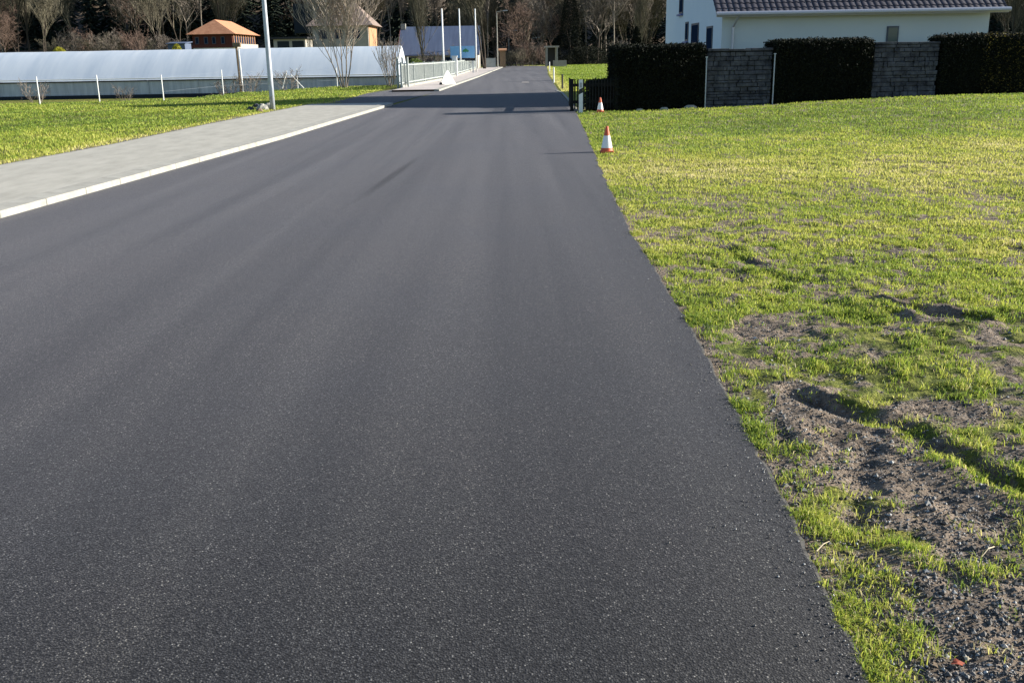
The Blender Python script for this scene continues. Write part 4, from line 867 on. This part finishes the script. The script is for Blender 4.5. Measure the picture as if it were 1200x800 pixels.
# individually placed trees: (photo column, distance, prototype, scale, label)
SP = [(8, 150, 2, .55, 'round russet bare tree at the left frame edge above the greenhouse'), (52, 165, 1, .8, 'grey bare tree second from the left frame edge'), (188, 175, 1, .95, 'tall bare tree left of the orange-roofed house'), (222, 190, 0, 1.0, 'bare tree rising directly behind the left end of the orange roof'),
      (262, 195, 4, 1.0, 'narrow bare tree rising behind the ridge of the orange roof'), (497, 128, 4, .72, 'slim greyish bare tree in front of the blue-roofed hall'), (568, 138, 1, .95, 'dark-trunked spreading bare tree right of the flagpoles'),
      (605, 178, 2, .8, 'brownish bare tree above the left side of the road end'), (632, 186, 0, .85, 'bare tree straight above the road end'), (722, 150, 3, .8, 'pale-stemmed tall bare tree behind the first hedge'), (748, 120, 4, .45, 'small pale bare tree left of the white house'), (672, 190, 1, 1.0, 'mossy bare tree behind the carport'), (700, 185, 0, 1.1, 'grey bare tree above the far meadow')]
for (u, y, k, s, lb) in SP: put(bt[k], XU(u, y), y, s, lb, None)
R = random.Random(3)
def region(x, y):
    u = 600+x/y*1150
    return 'left' if u < 340 else 'mid' if u < 600 else 'right' if u < 845 else 'far'
LB = {'left': 'leafless tree in the wooded slope behind the greenhouse and orange-roofed house', 'mid': 'leafless tree in the wooded slope behind the brown roof and the blue-roofed hall', 'right': 'leafless tree in the wooded slope between road end and white house', 'far': 'leafless tree in the wooded slope behind the white house'}
LF = {k: v.replace('leafless tree', 'dark fir tree') for k, v in LB.items()}
n = 0
for row, (yy, step) in enumerate(((197, 4.8), (208, 5.0))):
    x = -150+row*3
    while x < 135:
        xx, y = x+R.uniform(-2, 2), yy+R.uniform(-5, 6); u = 600+xx/y*1150; dark = 80 < u < 175 or 290 < u < 360 or 655 < u < 685
        if (not dark or R.random() < .22) and not (860 < u < 1140): rg = region(xx, y); put(bt[R.choice((0, 1, 1, 2, 3, 3, 4, 4))], xx, y, R.uniform(.8, 1.15), LB[rg], LB[rg].replace('leafless tree', 'leafless trees'))
        x += step*R.uniform(.8, 1.2)
for row, (yy, step) in enumerate(((222, 5.0), (229, 5.0), (238, 5.5))):
    x = -165+row*2
    while x < 150:
        xx, y = x+R.uniform(-1.5, 1.5), yy+R.uniform(-2.5, 2.5); u = 600+xx/y*1150
        if not (870 < u < 1130): rg = region(xx, y); put(ft[R.randrange(3)], xx, y, R.uniform(.85, 1.2), LF[rg], LF[rg].replace('dark fir tree', 'dark fir trees'))
        x += step*R.uniform(.8, 1.2)
# shrubs in front of the wood
for i, (u, y) in enumerate([(60+q*13+R.uniform(-4, 4), R.uniform(168, 180)) for q in range(13)]):
    put(bs[R.randrange(3)], XU(u, y), y, R.uniform(.9, 1.4), 'reddish bare shrub in the row along the foot of the wood above the greenhouse', 'bare shrubs above the greenhouse')
for i, (u, y) in enumerate([(592+q*4.2+R.uniform(-2, 2), R.uniform(172, 190)) for q in range(12)]):
    put(bs[R.randrange(3)], XU(u, y), y, R.uniform(.9, 1.3), 'brownish bare shrub in the thicket closing off the road end', 'bare shrubs at the road end')
for (u, y, s, lb) in ((733, 90, .9, 'pale bare shrub just above the left part of the first hedge'), (765, 80, .6, 'bare shrub beside the left corner of the white house'), (540, 116, .8, 'bare shrub behind the blue sign board'), (505, 112, .9, 'reddish bare shrub at the foot of the hall roof')):
    put(bs[1], XU(u, y), y, s, lb, None)
# evergreen bits
def ever(name, u, y, h, r, lb, seed, m=M_hedge, n=5000, kind='cone', sx=1):
    R_ = np.random.default_rng(seed); x = XU(u, y); z0 = hz(x, y); t = root(name, (x, y, z0), lb, 'shrub' if h < 3 else 'tree')
    zz = R_.uniform(0, 1, n)**1.2; rad = r*((1-zz)**.7 if kind == 'cone' else np.sqrt(np.maximum(.04, 1-zz**3)))*R_.uniform(.75, 1.06, n); a = R_.uniform(0, 6.28, n)
    C = np.stack([x+rad*np.cos(a)*sx, y+rad*np.sin(a), z0+.1+zz*h], 1); q = R_.normal(0, 1, (n, 2, 3)); q /= np.linalg.norm(q, axis=2)[..., None]; s = R_.uniform(.05, .14, n)[:, None]
    np_mesh('foliage', np.stack([C-q[:, 0]*s, C+q[:, 1]*s*.6, C+q[:, 0]*s, C-q[:, 1]*s*.6], 1).reshape(-1, 3), np.arange(n*4).reshape(-1, 4), m, t, attr=np.repeat(R_.uniform(0, 1, n), 4))
    MB().tube([(x, y, z0-.2), (x, y, z0+h*.9)], [.12, .02], 6).build('stem', M_bark, t)
ever('conifer_shrub', 745.5, 70, 3.3, .75, 'small dark conifer peeking over the first hedge', 61)
ever('conifer_shrub', 712, 190, 4.2, 4.5, 'dark evergreen thicket at the far side of the right meadow', 62, kind='dome', n=9000, sx=1.6)
ever('conifer_shrub', 688, 182, 3.0, 3.0, 'lower dark evergreen bush left of the meadow thicket', 63, kind='dome', n=7000, sx=1.4)
ever('conifer_tree', 668, 186, 15, 2.6, 'dark slender conifer above the far meadow', 64, n=16000)
M_yel = leaf_mat('yellow leaves', [(0, (.2, .2, .02)), (1, (.45, .42, .05))], .3); M_gr = leaf_mat('green leaves', [(0, (.06, .1, .02)), (1, (.16, .2, .04))], .3)
ever('yellow_bush', 208, 147, 2.4, .8, 'yellow-green bush in front of the low blue-grey shed', 65, M_yel, kind='dome', n=2500)
ever('yellow_bush', 70, 150, 2.2, 1.1, 'yellow-leaved bush at the foot of the wood, far left', 66, M_yel, kind='dome', n=2500)
ever('green_bush', 486, 100, 2.0, 1.2, 'bright green rounded bush behind the white fence', 67, M_gr, kind='dome', n=3000)

# ------------------------------------------------------------- small near things
def leaf(u, v, s, lb, m=M_leafred):
    x, y = U(u, v); z = hz(x, y)+.012; a = R.uniform(0, 6); K = 9; pts = []
    mb = MB(); cv = [(0, 0, .006)]
    for k in range(K): an = 6.28*k/K; rr = s*(1 if k % 2 else .62)*(1.25 if k == 0 else 1); cv.append((rr*math.cos(an), rr*.8*math.sin(an), s*.35*abs(math.sin(an*1.0))))
    ca, sa = math.cos(a), math.sin(a); V = [(x+p*ca-q*sa, y+p*sa+q*ca, z+w) for p, q, w in cv]; mb.v = V+[(p, q, w-.0012) for p, q, w in V]
    for k in range(1, K+1): k2 = k % K+1; mb.f.append((0, k, k2)); mb.f.append((K+1, K+1+k2, K+1+k)); mb.f.append((k, K+1+k, K+1+k2, k2))
    tag(mb.build('dead_leaf', m), lb, 'leaf', 'dead leaves on the gravel')
leaf(1122, 776, .022, 'dark red curled leaf on gravel near the bottom right corner'); leaf(1134, 768, .013, 'small straw-yellow leaf just right of the red leaf', M_strow); leaf(1098, 780, .018, 'brown leaf just left of the red leaf', M_wood)
for (ua, va, ub, vb, lb) in ((957, 645, 972, 633, 'pale straw stalk lying at the asphalt edge'), (1165, 640, 1150, 652, 'pale straw stalk among the right gravel')):
    p, q = U(ua, va), U(ub, vb); mb = MB(); mb.tube([(p[0], p[1], hz(*p)+.015), ((p[0]+q[0])/2, (p[1]+q[1])/2, hz((p[0]+q[0])/2, (p[1]+q[1])/2)+.022), (q[0], q[1], hz(*q)+.015)], [.0022, .0018, .001], 6); tag(mb.build('straw', M_strow), lb, 'straw', 'straw stalks')
for (u, v, s, lb) in ((750, 125.5, .09, 'pale stone at the foot of the first hedge, left one'), (779, 125.5, .11, 'pale stone at the foot of the first hedge, middle one'), (810, 124.5, .13, 'pale stone at the foot of the first hedge, right one by the wall')):
    x, y = U(u, v+2); x, y = xh(u), hy(xh(u))-.16; z = hz(x, y); mb = MB(); K = 8
    for zz, rr in ((0, 1), (.5, 1.05), (.9, .6)):
        for k in range(K): a = 6.28*k/K; q = s*rr*R.uniform(.8, 1.15); mb.v.append((x+q*math.cos(a)*1.3, y+q*.7*math.sin(a), z-.02+zz*s))
    for r_ in range(2):
        for k in range(K): mb.f.append((r_*K+k, r_*K+(k+1) % K, (r_+1)*K+(k+1) % K, (r_+1)*K+k))
    mb.f.append(tuple(2*K+k for k in range(K))); tag(mb.build('hedge_foot_stone', M_kerb), lb, 'stone', 'pale stones at the hedge foot')
